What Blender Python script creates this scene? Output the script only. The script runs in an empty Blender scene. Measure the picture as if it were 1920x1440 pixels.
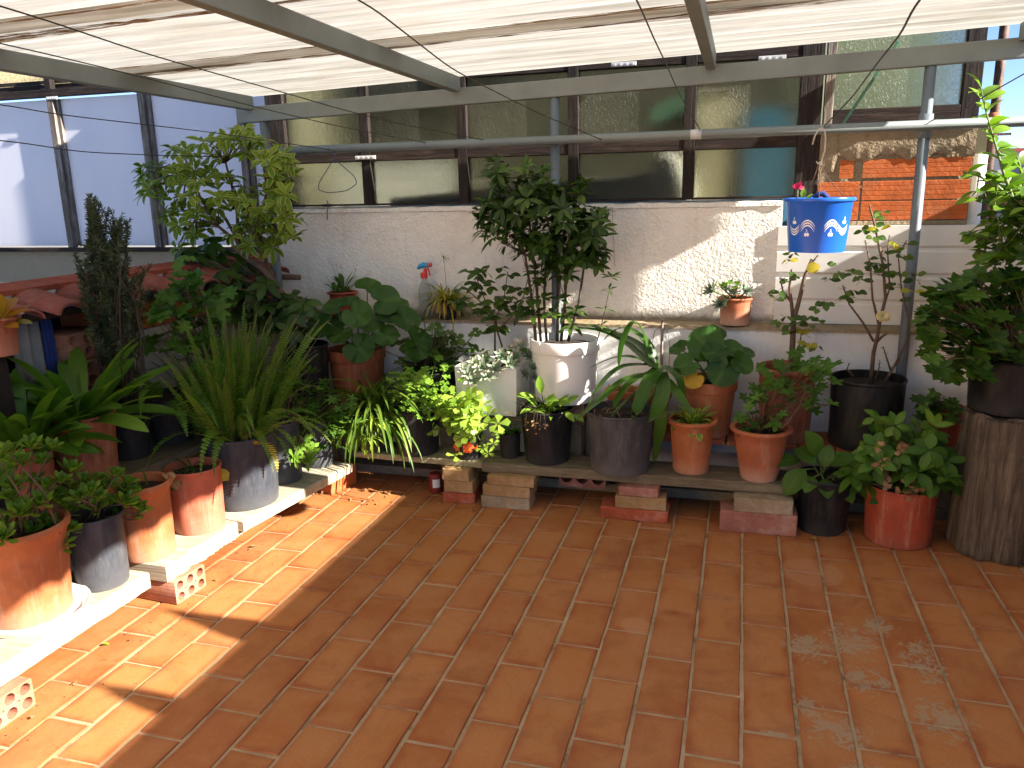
import bpy, bmesh, math, random
import numpy as np
from mathutils import Vector, Matrix
random.seed(7); np.random.seed(7)
sc = bpy.context.scene
COL = sc.collection
rad = math.radians

# ------------------------------------------------------------ camera
RM = np.array([[0.9615, 0.0448, -0.2712], [0.2738, -0.2297, 0.9339], [-0.0204, -0.9722, -0.2332]])
u_, _, v_ = np.linalg.svd(RM); RM = u_ @ v_          # rows: world axes seen from the camera (x right, y down, z forward)
FPX, EYE = 1483.0, np.array([0.0, 0.0, 1.5])
cam = bpy.data.cameras.new("camera"); camo = bpy.data.objects.new("camera", cam); COL.objects.link(camo)
r_, d_, f_ = RM @ np.array([1., 0, 0]), RM @ np.array([0, 1., 0]), RM @ np.array([0, 0, 1.])
m = Matrix.Identity(4)
for i in range(3):
    m[i][0] = r_[i]; m[i][1] = -d_[i]; m[i][2] = -f_[i]; m[i][3] = EYE[i]
camo.matrix_world = m
cam.sensor_width = 36; cam.lens = FPX / 1920 * 36; cam.clip_end = 2000; cam.clip_start = 0.02
sc.camera = camo

# ------------------------------------------------------------ sky, sun, exposure
SUN = Vector((1.0, -0.13, 0.55)).normalized()
elev = math.asin(SUN.z); azim = math.atan2(SUN.x, SUN.y)
w = bpy.data.worlds.new("World"); sc.world = w; w.use_nodes = True
nt = w.node_tree
sky = nt.nodes.new("ShaderNodeTexSky"); sky.sky_type = 'NISHITA'; sky.sun_disc = False
sky.sun_elevation = elev; sky.sun_rotation = azim; sky.air_density = 0.35; sky.dust_density = 0.0; sky.ozone_density = 1.0
bg = nt.nodes["Background"]; nt.links.new(sky.outputs[0], bg.inputs[0]); bg.inputs[1].default_value = 0.06
sl = bpy.data.lights.new("sun", 'SUN'); sl.energy = 3.9; sl.angle = rad(0.5); sl.color = (1.0, 0.93, 0.82)
so = bpy.data.objects.new("sun", sl); COL.objects.link(so)
so.rotation_euler = SUN.to_track_quat('Z', 'Y').to_euler(); so.location = (6, -1, 6)
sc.view_settings.view_transform = 'Standard'; sc.view_settings.look = 'None'
sc.view_settings.exposure = 2.5; sc.view_settings.gamma = 1
sc.cycles.max_bounces = 10; sc.cycles.diffuse_bounces = 5; sc.cycles.transmission_bounces = 8
sc.cycles.transparent_max_bounces = 8; sc.cycles.caustics_reflective = False; sc.cycles.caustics_refractive = False

# ------------------------------------------------------------ points from the photograph's rays, at a chosen real depth
def _ray(px, py):
    return RM @ np.array([(px - 960) / FPX, (py - 720) / FPX, 1.0])
def at(px, py, y):
    d = _ray(px, py); return Vector(EYE + d * (y / d[1]))
def atx(px, py, x):
    d = _ray(px, py); return Vector(EYE + d * (x / d[0]))
def atz(px, py, z):
    d = _ray(px, py); return Vector(EYE + d * ((z - EYE[2]) / d[2]))
U = random.uniform
def G(s): return random.gauss(0, s)

# ------------------------------------------------------------ mesh builder
class MB:
    def __init__(s):
        s.v = []; s.f = []; s.mi = []; s.rn = []; s.uv = []; s.n = 0
    def add(s, verts, faces, mi=0, rn=0.5, uvs=None):
        b = s.n
        s.v.extend(verts); s.n += len(verts)
        for f in faces:
            s.f.append(tuple(b + i for i in f)); s.mi.append(mi); s.rn.append(rn)
            if uvs is None:
                s.uv.extend([(0.5, 0.5)] * len(f))
            else:
                s.uv.extend([uvs[i] for i in f])
    def build(s, name, mats, parent=None, smooth=True, loc=None, sharp=None):
        me = bpy.data.meshes.new(name)
        me.from_pydata([tuple(p) for p in s.v], [], s.f)
        if not isinstance(mats, (list, tuple)): mats = [mats]
        for mt in mats: me.materials.append(mt)
        me.polygons.foreach_set("material_index", s.mi)
        a = me.attributes.new("rnd", 'FLOAT', 'FACE'); a.data.foreach_set("value", s.rn)
        ul = me.uv_layers.new(name="UVMap")
        ul.data.foreach_set("uv", np.array(s.uv, dtype=np.float32).ravel())
        me.polygons.foreach_set("use_smooth", [smooth] * len(s.f))
        me.update()
        if sharp is not None and smooth:
            me.set_sharp_from_angle(angle=rad(sharp))
        o = bpy.data.objects.new(name, me); COL.objects.link(o)
        if parent is not None: o.parent = parent
        if loc is not None: o.location = loc
        return o
    # ---- primitives
    def box(s, c, h, rot=None, bev=0.0, mi=0, rn=0.5):
        bm = bmesh.new(); bmesh.ops.create_cube(bm, size=1)
        for q in bm.verts: q.co = Vector((q.co.x * h[0] * 2, q.co.y * h[1] * 2, q.co.z * h[2] * 2))
        if bev > 0:
            bmesh.ops.bevel(bm, geom=list(bm.edges), offset=bev, segments=2, affect='EDGES', profile=0.6)
        M = (rot.to_4x4() if rot is not None else Matrix.Identity(4)); M.translation = Vector(c)
        bm.verts.index_update()
        vs = [M @ q.co for q in bm.verts]
        s.add(vs, [[q.index for q in f.verts] for f in bm.faces], mi, rn); bm.free()
    def tube(s, pts, radii, sides=7, mi=0, rn=0.5, caps=True):
        pts = [Vector(p) for p in pts]; n = len(pts)
        if not isinstance(radii, (list, tuple)): radii = [radii] * n
        vs = []; fs = []; uvs = []
        t = (pts[1] - pts[0]).normalized()
        nr = t.orthogonal().normalized()
        L = 0
        for i in range(n):
            t = (pts[min(i + 1, n - 1)] - pts[max(i - 1, 0)])
            if t.length < 1e-7: t = Vector((0, 0, 1))
            t.normalize()
            nr = (nr - t * nr.dot(t))
            if nr.length < 1e-6: nr = t.orthogonal()
            nr.normalize(); bn = t.cross(nr)
            if i: L += (pts[i] - pts[i - 1]).length
            for k in range(sides):
                a = 2 * math.pi * k / sides
                vs.append(pts[i] + (nr * math.cos(a) + bn * math.sin(a)) * radii[i]); uvs.append((k / sides, L))
        for i in range(n - 1):
            for k in range(sides):
                k2 = (k + 1) % sides
                fs.append((i * sides + k, i * sides + k2, (i + 1) * sides + k2, (i + 1) * sides + k))
        if caps:
            fs.append(tuple(range(sides - 1, -1, -1))); fs.append(tuple((n - 1) * sides + k for k in range(sides)))
        s.add(vs, fs, mi, rn, uvs)
    def lathe(s, prof, sides=40, c=(0, 0, 0), mi=0, wob=0.0, rn=0.5):
        vs = []; fs = []; uvs = []; c = Vector(c); n = len(prof)
        ph = U(0, 6)
        for i, (r, z) in enumerate(prof):
            for k in range(sides):
                a = 2 * math.pi * k / sides
                rr = r * (1 + wob * math.sin(2 * a + ph) + wob * .5 * math.sin(3 * a + ph * 2 + z * 9))
                vs.append(c + Vector((rr * math.cos(a), rr * math.sin(a), z))); uvs.append((k / sides, i / (n - 1)))
        for i in range(n - 1):
            for k in range(sides):
                k2 = (k + 1) % sides
                fs.append((i * sides + k, i * sides + k2, (i + 1) * sides + k2, (i + 1) * sides + k))
        s.add(vs, fs, mi, rn, uvs)

def PR(*ks):
    xs = [k[0] for k in ks]; ys = [k[1] for k in ks]
    return lambda t: float(np.interp(t, xs, ys))
OVAL = PR((0, .10), (.15, .6), (.35, .97), (.5, 1), (.7, .85), (.88, .45), (1, .03))
LANCE = PR((0, .12), (.2, .6), (.45, 1), (.7, .75), (.88, .35), (1, .02))
SPOON = PR((0, .2), (.3, .4), (.55, .75), (.78, 1), (.92, .75), (1, .1))
STRAP = PR((0, .75), (.2, .95), (.5, 1), (.8, .8), (.93, .45), (1, .03))
BROAD = PR((0, .45), (.2, .7), (.5, 1), (.75, .97), (.9, .65), (1, .08))
NEEDLE = PR((0, .8), (.5, 1), (1, .1))

def leaf(mb, p, d, n, L, W, prof, segs=5, curl=0.0, fold=0.2, rn=None, mi=0, twist=0.0, wave=0.0, thick=0):
    p = Vector(p); d = Vector(d).normalized(); n = Vector(n)
    sd = d.cross(n)
    if sd.length < 1e-4: sd = d.orthogonal()
    sd.normalize(); n = sd.cross(d).normalized()
    if twist:
        q = Matrix.Rotation(twist, 3, d); sd = q @ sd; n = q @ n
    vs = []; uvs = []; th = 0.0; c = p.copy(); dl = L / segs
    ph = U(0, 6)
    for i in range(segs + 1):
        t = i / segs
        if i:
            th = -curl * (t - .5 / segs)
            c = c + (d * math.cos(th) + n * math.sin(th)) * dl
        th2 = -curl * t
        nn = d * (-math.sin(th2)) + n * math.cos(th2)
        hw = W * .5 * prof(t)
        wv = nn * (wave * hw * math.sin(t * 14 + ph)) if wave else Vector((0, 0, 0))
        vs += [c - sd * hw + nn * (fold * hw) + wv, c, c + sd * hw + nn * (fold * hw) - wv]
        uvs += [(0, t), (.5, t), (1, t)]
    fs = []
    for i in range(segs):
        a = i * 3
        fs += [(a, a + 1, a + 4, a + 3), (a + 1, a + 2, a + 5, a + 4)]
    mb.add(vs, fs, mi, U(0, 1) if rn is None else rn, uvs)

def disc(mb, c, d, n, R, rn=None, mi=0, lobes=0, lob=0.12, notch=0.35, cup=0.15, ruff=0.05, nseg=22):
    """round leaf: petiole joins at the notch; d points to the tip, n is the upper side"""
    c = Vector(c); d = Vector(d).normalized(); n = Vector(n); sd = d.cross(n)
    if sd.length < 1e-4: sd = d.orthogonal()
    sd.normalize(); n = sd.cross(d).normalized()
    vs = [c.copy()]; uvs = [(.5, 0)]; ph = U(0, 6)
    for ring in (.5, 1.0):
        for k in range(nseg + 1):
            a = -math.pi + 2 * math.pi * k / nseg
            r = R * ring
            ab = abs(a)
            if lobes: r *= 1 + lob * (math.cos(a * lobes) + .35 * math.cos(a * lobes * 3)) * ring
            if ab > 2.5: r *= 1 - notch * ((ab - 2.5) / .64) ** 1.5 * ring
            z = R * (cup * ring * ring + ruff * ring * math.sin(5 * a + ph) + ruff * .6 * ring * math.sin(9 * a + ph * 1.7))
            vs.append(c + d * (r * math.cos(a) * 1.02) + sd * (r * math.sin(a)) + n * z); uvs.append((.5 + .5 * a / math.pi, ring))
    m1 = nseg + 1; fs = []
    for k in range(nseg):
        fs.append((0, 1 + k, 2 + k))
        fs.append((1 + k, 1 + m1 + k, 2 + m1 + k, 2 + k))
    mb.add(vs, fs, mi, U(0, 1) if rn is None else rn, uvs)

def rdir(el0=-.2, el1=1.2, az=None):
    e = U(el0, el1); a = U(0, 6.283) if az is None else az
    return Vector((math.cos(e) * math.cos(a), math.cos(e) * math.sin(a), math.sin(e)))
def bez(p0, p1, bow=0.0, n=5, jit=0.0):
    p0 = Vector(p0); p1 = Vector(p1); L = (p1 - p0).length
    o = Vector((G(1), G(1), G(.5))) * bow * L
    return [p0.lerp(p1, i / n) + o * (4 * (i / n) * (1 - i / n)) + (Vector((G(jit), G(jit), G(jit))) if 0 < i < n else Vector((0, 0, 0))) for i in range(n + 1)]

# ------------------------------------------------------------ scene graph helpers
def tag(o, label, cat, group=None, kind=None):
    if label: o["label"] = label
    if cat: o["category"] = cat
    if group: o["group"] = group
    if kind: o["kind"] = kind
    return o
def thing(name, label, cat, loc=(0, 0, 0), rz=0.0, group=None):
    o = bpy.data.objects.new(name, None); COL.objects.link(o); o.location = loc; o.rotation_euler = (0, 0, rz)
    o.empty_display_size = .05
    return tag(o, label, cat, group)
def struct(o):
    o["kind"] = "structure"; return o

# ------------------------------------------------------------ material helpers
class NT:
    def __init__(s, name):
        s.m = bpy.data.materials.new(name); s.m.use_nodes = True; s.t = s.m.node_tree
        s.p = s.t.nodes["Principled BSDF"]; s.out = s.t.nodes["Material Output"]
    def n(s, t, **k):
        x = s.t.nodes.new(t)
        for a, b in k.items(): setattr(x, a, b)
        return x
    def l(s, a, b): s.t.links.new(a, b)
    def co(s, kind="Object"):
        return s.n("ShaderNodeTexCoord").outputs[kind]
    def pos(s): return s.n("ShaderNodeNewGeometry").outputs["Position"]
    def mapping(s, v, scale=(1, 1, 1), loc=(0, 0, 0)):
        x = s.n("ShaderNodeMapping"); x.inputs["Scale"].default_value = scale; x.inputs["Location"].default_value = loc; s.l(v, x.inputs[0]); return x.outputs[0]
    def noise(s, v, scale=5, detail=4, rough=.55, dist=0):
        x = s.n("ShaderNodeTexNoise"); x.inputs["Scale"].default_value = scale; x.inputs["Detail"].default_value = detail
        x.inputs["Roughness"].default_value = rough; x.inputs["Distortion"].default_value = dist; s.l(v, x.inputs["Vector"]); return x.outputs["Fac"]
    def wave(s, v, scale=5, dist=2, detail=3, axis='X'):
        x = s.n("ShaderNodeTexWave"); x.bands_direction = axis; x.inputs["Scale"].default_value = scale; x.inputs["Distortion"].default_value = dist
        x.inputs["Detail"].default_value = detail; s.l(v, x.inputs["Vector"]); return x.outputs["Fac"]
    def ramp(s, f, stops, interp='LINEAR'):
        x = s.n("ShaderNodeValToRGB"); e = x.color_ramp.elements; x.color_ramp.interpolation = interp
        while len(e) < len(stops): e.new(0.5)
        for i, (p, c) in enumerate(stops):
            e[i].position = p; e[i].color = (*c, 1) if not isinstance(c, (int, float)) else (c, c, c, 1)
        s.l(f, x.inputs[0]); return x.outputs[0]
    def mix(s, f, a, b, mode='MIX'):
        x = s.n("ShaderNodeMix", data_type='RGBA', blend_type=mode)
        for i, q in ((0, f), (6, a), (7, b)):
            if isinstance(q, (int, float)): x.inputs[i].default_value = q
            elif isinstance(q, tuple): x.inputs[i].default_value = (*q, 1)
            else: s.l(q, x.inputs[i])
        return x.outputs[2]
    def math(s, op, a, b=0.0, c=None):
        x = s.n("ShaderNodeMath", operation=op)
        for i, q in enumerate((a, b) if c is None else (a, b, c)):
            if isinstance(q, (int, float)): x.inputs[i].default_value = q
            else: s.l(q, x.inputs[i])
        return x.outputs[0]
    def attr(s, name="rnd"):
        return s.n("ShaderNodeAttribute", attribute_name=name).outputs["Fac"]
    def bump(s, h, strength=.3, dist=.01):
        x = s.n("ShaderNodeBump"); x.inputs["Strength"].default_value = strength; x.inputs["Distance"].default_value = dist
        s.l(h, x.inputs["Height"]); s.l(x.outputs[0], s.p.inputs["Normal"]); return x.outputs[0]
    def base(s, c):
        if isinstance(c, tuple): s.p.inputs["Base Color"].default_value = (*c, 1)
        else: s.l(c, s.p.inputs["Base Color"])
    def set(s, **k):
        for a, b in k.items(): s.p.inputs[a].default_value = b

def m_plain(name, col, rough=.6, var=.15, scale=14, bump=0.0, spec=.4, metal=0.0):
    t = NT(name); v = t.co(); f = t.noise(v, scale)
    dk = tuple(c * (1 - var) for c in col); lt = tuple(min(1, c * (1 + var)) for c in col)
    t.base(t.ramp(f, [(.3, dk), (.7, lt)])); t.set(Roughness=rough, Metallic=metal); t.p.inputs["Specular IOR Level"].default_value = spec
    if bump: t.bump(t.noise(v, scale * 4, 5), bump)
    return t.m

def m_leaf(name, c0, c1, c2, vein=.25, rough=.42, trans=.3, edge=None, edge_w=.3, tip=None, spec=.28, spots=None):
    if name not in ('leaf_ghost_plant', 'leaf_echeveria', 'cream_petal', 'pink_petal', 'blush_petal', 'dry_leaf', 'leaf_rosemary'):
        c0, c1, c2 = [(a * 1.14, b * 1.02, c * .65) for (a, b, c) in (c0, c1, c2)]
    t = NT(name); r = t.attr(); uv = t.co("UV")
    col = t.ramp(r, [(0, c0), (.5, c1), (1, c2)])
    sx = t.n("ShaderNodeSeparateXYZ"); t.l(uv, sx.inputs[0])
    du = t.math('ABSOLUTE', t.math('SUBTRACT', sx.outputs[0], .5))
    if edge:
        nz = t.noise(t.co("Object"), 40, 2)
        e = t.math('SMOOTH_MIN', 1.0, t.math('MULTIPLY', t.math('MAXIMUM', t.math('SUBTRACT', t.math('ADD', du, t.math('MULTIPLY', nz, .25)), .5 - edge_w + .05), 0.0), 9.0), .05)
        col = t.mix(e, col, edge)
    if vein:
        vm = t.ramp(du, [(0, 1.0), (.07, 0.0)])
        lc = tuple(min(1, c * 1.9 + .02) for c in c2)
        col = t.mix(t.math('MULTIPLY', vm, vein), col, lc)
    if tip:
        col = t.mix(t.ramp(sx.outputs[1], [(.62, 0.0), (1, 1.0)]), col, tip)
    if spots:
        col = t.mix(t.ramp(t.noise(t.co("Object"), 28, 3), [(.6, 0.0), (.72, .85)]), col, spots)
    nz2 = t.noise(t.co("Object"), 60, 3)
    col = t.mix(t.math('MULTIPLY', nz2, .35), col, tuple(c * .55 for c in c0))
    t.base(col); t.set(Roughness=rough); t.p.inputs["Specular IOR Level"].default_value = spec
    tr = t.n("ShaderNodeBsdfTranslucent")
    tc = t.mix(1.0, col, (1.5, 1.7, .6), 'MULTIPLY'); t.l(tc, tr.inputs[0])
    mx = t.n("ShaderNodeMixShader"); mx.inputs[0].default_value = trans
    t.l(t.p.outputs[0], mx.inputs[1]); t.l(tr.outputs[0], mx.inputs[2]); t.l(mx.outputs[0], t.out.inputs[0])
    return t.m
# ------------------------------------------------------------ materials
def mk_tile():
    t = NT("terracotta_floor_tile"); r = t.attr(); P = t.pos(); uv = t.co("UV")
    base = t.ramp(r, [(0, (.31, .100, .026)), (.3, (.37, .134, .035)), (.65, (.43, .168, .046)), (1, (.36, .128, .044))])
    sx = t.n("ShaderNodeSeparateXYZ"); t.l(uv, sx.inputs[0])
    ex = t.math('MULTIPLY', t.math('SUBTRACT', .5, t.math('ABSOLUTE', t.math('SUBTRACT', sx.outputs[0], .5))), .145)
    ey = t.math('MULTIPLY', t.math('SUBTRACT', .5, t.math('ABSOLUTE', t.math('SUBTRACT', sx.outputs[1], .5))), .29)
    e = t.math('MINIMUM', ex, ey)
    nz = t.noise(P, 9, 5, .6, .4)
    e2 = t.math('ADD', e, t.math('MULTIPLY', t.math('SUBTRACT', nz, .5), .06))
    edge = t.ramp(e2, [(.0, 1.0), (.028, 0.0)])
    col = t.mix(t.math('MULTIPLY', edge, .9), base, (.27, .066, .016))
    worn = t.ramp(t.noise(P, 5.5, 6, .62, .3), [(.40, 0.0), (.60, 1.0)])
    col = t.mix(t.math('MULTIPLY', worn, .55), col, (.44, .205, .078))
    fine = t.noise(P, 160, 4, .7)
    col = t.mix(t.ramp(fine, [(.35, .4), (.62, 0.0)]), col, (.27, .085, .03))
    dirt = t.ramp(t.noise(P, 3.1, 6, .7, 1.0), [(.52, 0.0), (.68, .6)])
    col = t.mix(dirt, col, (.24, .085, .03))
    white = t.ramp(t.noise(P, 38, 3, .8), [(.735, 0.0), (.76, .7)])
    col = t.mix(white, col, (.50, .40, .30))
    # cement smears left on the right-hand tiles
    ps = t.n("ShaderNodeSeparateXYZ"); t.l(P, ps.inputs[0])
    def blob(x, y, rx, ry):
        a = t.math('POWER', t.math('DIVIDE', t.math('SUBTRACT', ps.outputs[0], x), rx), 2.0)
        b = t.math('POWER', t.math('DIVIDE', t.math('SUBTRACT', ps.outputs[1], y), ry), 2.0)
        return t.math('SUBTRACT', 1.0, t.math('ADD', a, b))
    bl = None
    for q in ((.27, 2.55, .10, .13), (.42, 2.62, .12, .16), (.44, 2.4, .10, .12), (.33, 2.12, .12, .11), (.25, 2.22, .05, .08), (.36, 1.96, .10, .06), (.50, 1.92, .10, .07), (.52, 2.75, .09, .10), (.62, 2.25, .12, .14), (.16, 2.07, .08, .012), (.62, 2.55, .09, .2)):
        b = blob(*q); bl = b if bl is None else t.math('MAXIMUM', bl, b)
    sm = t.math('ADD', t.math('MULTIPLY', t.math('MAXIMUM', bl, -1.0), .22), t.math('MULTIPLY', t.noise(P, 26, 6, .75, 1.2), 1.0))
    smf = t.ramp(sm, [(.65, 0.0), (.71, .75)])
    col = t.mix(smf, col, (.34, .26, .165))
    # faint pale ring left by a pot
    for (x, y, R) in ((.33, 3.12, .125), (-.30, 2.55, .06)):
        d = t.math('SQRT', t.math('ADD', t.math('POWER', t.math('SUBTRACT', ps.outputs[0], x), 2.0), t.math('POWER', t.math('SUBTRACT', ps.outputs[1], y), 2.0)))
        col = t.mix(t.ramp(d, [(R - .012, .28), (R, .0)]), col, (.50, .27, .15))
    t.base(col)
    t.l(t.ramp(nz, [(.3, .5), (.7, .75)]), t.p.inputs["Roughness"]); t.p.inputs["Specular IOR Level"].default_value = .35
    h = t.math('ADD', t.math('MULTIPLY', fine, .4), t.math('MULTIPLY', t.noise(P, 22, 4), 1.0))
    t.bump(h, .22, .006)
    return t.m
def mk_grout():
    t = NT("floor_grout"); P = t.pos()
    c = t.ramp(t.noise(P, 7, 6, .7), [(.3, (.15, .09, .05)), (.45, (.36, .25, .14)), (.68, (.46, .35, .22))])
    t.base(c); t.set(Roughness=.95); t.bump(t.noise(P, 150, 4), .5, .005); return t.m
def mk_stucco(name, col, scale=70, strength=.8, stain=(.45, .38, .28), stain_amt=.35):
    t = NT(name); P = t.pos()
    c = t.mix(t.math('MULTIPLY', t.ramp(t.noise(P, 1.6, 6, .65, .6), [(.45, 0.0), (.75, 1.0)]), stain_amt), col, stain)
    c = t.mix(t.ramp(t.noise(P, 24, 5, .7), [(.35, .18), (.6, 0.0)]), c, tuple(q * .7 for q in col))
    dr = t.ramp(t.noise(t.mapping(P, (11, 11, 1.1)), 1.6, 6, .72), [(.55, 0.0), (.76, 1.0)])
    c = t.mix(t.math('MULTIPLY', dr, stain_amt * .8), c, tuple(q * .62 for q in stain))
    sz = t.n('ShaderNodeSeparateXYZ'); t.l(P, sz.inputs[0])
    ft = t.ramp(t.math('ADD', t.math('ABSOLUTE', t.math('SUBTRACT', sz.outputs[2], .855)), t.math('MULTIPLY', t.noise(P, 18, 5, .75), .07)), [(.035, .85), (.075, 0.0)])
    c = t.mix(ft, c, (.20, .15, .075))
    t.base(c); t.set(Roughness=.9); t.p.inputs["Specular IOR Level"].default_value = .2
    h = t.math('ADD', t.noise(P, scale, 3, .55, .5), t.math('MULTIPLY', t.noise(P, scale * .33, 3), .7))
    t.bump(h, strength, .012); return t.m
def mk_wood(name, cols, scale=(1, 14, 14), rough=.8, bump=.5, axis='X'):
    t = NT(name); v = t.mapping(t.co("Object"), {'X': (1.2, 16, 16), 'Y': (16, 1.2, 16), 'Z': (16, 16, 1.2)}[axis])
    g = t.noise(v, 3.2, 7, .7, .8)
    c = t.ramp(g, [(.28, cols[0]), (.5, cols[1]), (.72, cols[2])])
    blot = t.ramp(t.noise(t.co("Object"), 4, 5, .7), [(.45, 0.0), (.7, .6)])
    c = t.mix(blot, c, cols[0]); t.base(c); t.set(Roughness=rough); t.p.inputs["Specular IOR Level"].default_value = .25
    t.bump(g, bump, .01); return t.m
def mk_terracotta(name, col, salt=.3, rough=.7, var=.2):
    t = NT(name); P = t.co("Object")
    c = t.ramp(t.noise(P, 9, 5, .6), [(.3, tuple(q * (1 - var) for q in col)), (.7, tuple(q * (1 + var) for q in col))])
    sx = t.n("ShaderNodeSeparateXYZ"); t.l(P, sx.inputs[0])
    sal = t.math('MULTIPLY', t.ramp(t.math('ADD', sx.outputs[2], t.math('MULTIPLY', t.noise(P, 16, 5, .7), .09)), [(.05, 1.0), (.13, 0.0)]), salt)
    c = t.mix(sal, c, (.55, .40, .30))
    st = t.mapping(P, (14, 14, 2.0)); c = t.mix(t.ramp(t.noise(st, 2.0, 5, .7), [(.52, 0.0), (.74, .5)]), c, (.46, .31, .21))
    c = t.mix(t.ramp(t.noise(P, 30, 4, .7), [(.3, .3), (.5, 0.0)]), c, tuple(q * .6 for q in col))
    t.base(c); t.set(Roughness=rough); t.p.inputs["Specular IOR Level"].default_value = .3
    t.bump(t.noise(P, 70, 4), .12, .004); return t.m
def mk_black(name, col=(.008, .008, .009), dust=.12, rough=.42):
    t = NT(name); P = t.co("Object")
    sx = t.n("ShaderNodeSeparateXYZ"); t.l(P, sx.inputs[0])
    st = t.noise(t.mapping(P, (10, 10, 2.2)), 2.5, 6, .75)
    d = t.ramp(st, [(.42, 0.0), (.75, 1.0)])
    lo = t.ramp(t.math('ADD', sx.outputs[2], t.math('MULTIPLY', t.noise(P, 14, 4), .10)), [(.06, .9), (.15, .0)])
    d = t.math('MULTIPLY', t.math('MAXIMUM', d, lo), dust)
    c = t.mix(d, col, (.20, .19, .18))
    c = t.mix(t.ramp(t.noise(P, 70, 3, .8), [(.68, 0.0), (.74, dust)]), c, (.4, .38, .35))
    t.base(c); t.set(Roughness=rough); t.p.inputs["Specular IOR Level"].default_value = .22; return t.m
def mk_brick(name, col, pale=(.5, .42, .33), amt=.3, groove=False):
    t = NT(name); P = t.co("Object")
    c = t.ramp(t.noise(P, 11, 6, .7), [(.3, tuple(q * .7 for q in col)), (.7, tuple(q * 1.2 for q in col))])
    c = t.mix(t.math('MULTIPLY', t.ramp(t.noise(P, 7, 6, .75, .5), [(.5, 0.0), (.62, 1.0)]), amt), c, pale)
    t.base(c); t.set(Roughness=.9); t.p.inputs["Specular IOR Level"].default_value = .2
    h = t.noise(P, 60, 5, .7)
    if groove:
        h = t.math('ADD', t.math('MULTIPLY', h, .3), t.ramp(t.wave(t.mapping(P, (0, 1, 1)), 22, .2, 1, 'Z'), [(.2, 0.0), (.35, 1.0)]))
    t.bump(h, .6, .006); return t.m
def mk_roof():
    t = NT("translucent_fibreglass"); P = t.pos()
    v = t.mapping(P, (.3, 16, 16))
    st = t.noise(v, 2.6, 7, .72, .3)
    c = t.ramp(st, [(.30, (.27, .255, .22)), (.46, (.50, .48, .43)), (.66, (.67, .655, .61))])
    c = t.mix(t.ramp(t.noise(P, 2.2, 6, .7), [(.5, 0.0), (.75, .35)]), c, (.42, .36, .26))
    tr = t.n("ShaderNodeBsdfTranslucent"); t.l(c, tr.inputs[0])
    t.base(c); t.set(Roughness=.5); t.p.inputs["Specular IOR Level"].default_value = .3
    mx = t.n("ShaderNodeMixShader"); mx.inputs[0].default_value = .62
    t.l(t.p.outputs[0], mx.inputs[1]); t.l(tr.outputs[0], mx.inputs[2]); t.l(mx.outputs[0], t.out.inputs[0])
    return t.m
def mk_rustdirt():
    t = NT("overlap_dirt"); P = t.pos(); v = t.mapping(P, (1.2, 22, 22))
    n_ = t.noise(v, 3, 6, .75)
    t.base(t.ramp(n_, [(.3, (.045, .018, .008)), (.5, (.16, .07, .022)), (.75, (.42, .27, .12))])); t.set(Roughness=.9)
    tr = t.n("ShaderNodeBsdfTranslucent"); t.l(t.ramp(n_, [(.3, (.08, .03, .01)), (.7, (.6, .36, .14))]), tr.inputs[0])
    tp = t.n("ShaderNodeBsdfTransparent")
    mx = t.n("ShaderNodeMixShader"); mx.inputs[0].default_value = .4
    t.l(t.p.outputs[0], mx.inputs[1]); t.l(tr.outputs[0], mx.inputs[2])
    m2 = t.n("ShaderNodeMixShader"); t.l(t.ramp(t.noise(t.mapping(P, (1.5, 14, 14)), 3.5, 6, .75), [(.36, 0.0), (.52, 1.0)]), m2.inputs[0])
    t.l(tp.outputs[0], m2.inputs[1]); t.l(mx.outputs[0], m2.inputs[2]); t.l(m2.outputs[0], t.out.inputs[0]); return t.m
def mk_glass():
    t = NT("obscure_glass"); P = t.pos()
    t.base((.80, .82, .72)); t.set(Roughness=.30); t.p.inputs["Transmission Weight"].default_value = 1.0; t.p.inputs["IOR"].default_value = 1.2
    h = t.math('ADD', t.noise(t.mapping(P, (1, 1, .55)), 85, 3, .6, 1.5), t.math('MULTIPLY', t.noise(P, 30, 2), .5))
    nb = t.bump(h, .8, .010)
    d = t.n("ShaderNodeBsdfDiffuse"); t.l(t.ramp(t.noise(P, 3, 5, .7), [(.35, (.05, .05, .036)), (.6, (.15, .15, .11)), (.75, (.26, .25, .19))]), d.inputs[0])
    mx = t.n("ShaderNodeMixShader"); mx.inputs[0].default_value = .28
    t.l(t.p.outputs[0], mx.inputs[1]); t.l(d.outputs[0], mx.inputs[2]); t.l(mx.outputs[0], t.out.inputs[0]); return t.m
def mk_poly():
    t = NT("polycarbonate_sheet"); P = t.pos()
    w_ = t.wave(t.mapping(P, (1, 1, 1)), 28, 0, 0, 'Z')
    sx = t.n("ShaderNodeSeparateXYZ"); t.l(P, sx.inputs[0])
    c = t.mix(t.math('MULTIPLY', w_, .10), (.88, .87, .92), (.76, .76, .85))
    c = t.mix(t.ramp(t.noise(t.mapping(P, (1.4, 1, .7)), 1.6, 5, .6), [(.4, 0.0), (.75, .5)]), c, (.70, .72, .88))
    t.base(c); t.set(Roughness=.22); t.p.inputs["Specular IOR Level"].default_value = .5
    tr = t.n("ShaderNodeBsdfTranslucent"); t.l(c, tr.inputs[0])
    mx = t.n("ShaderNodeMixShader"); mx.inputs[0].default_value = .45
    t.l(t.p.outputs[0], mx.inputs[1]); t.l(tr.outputs[0], mx.inputs[2]); t.l(mx.outputs[0], t.out.inputs[0]); return t.m
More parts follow.
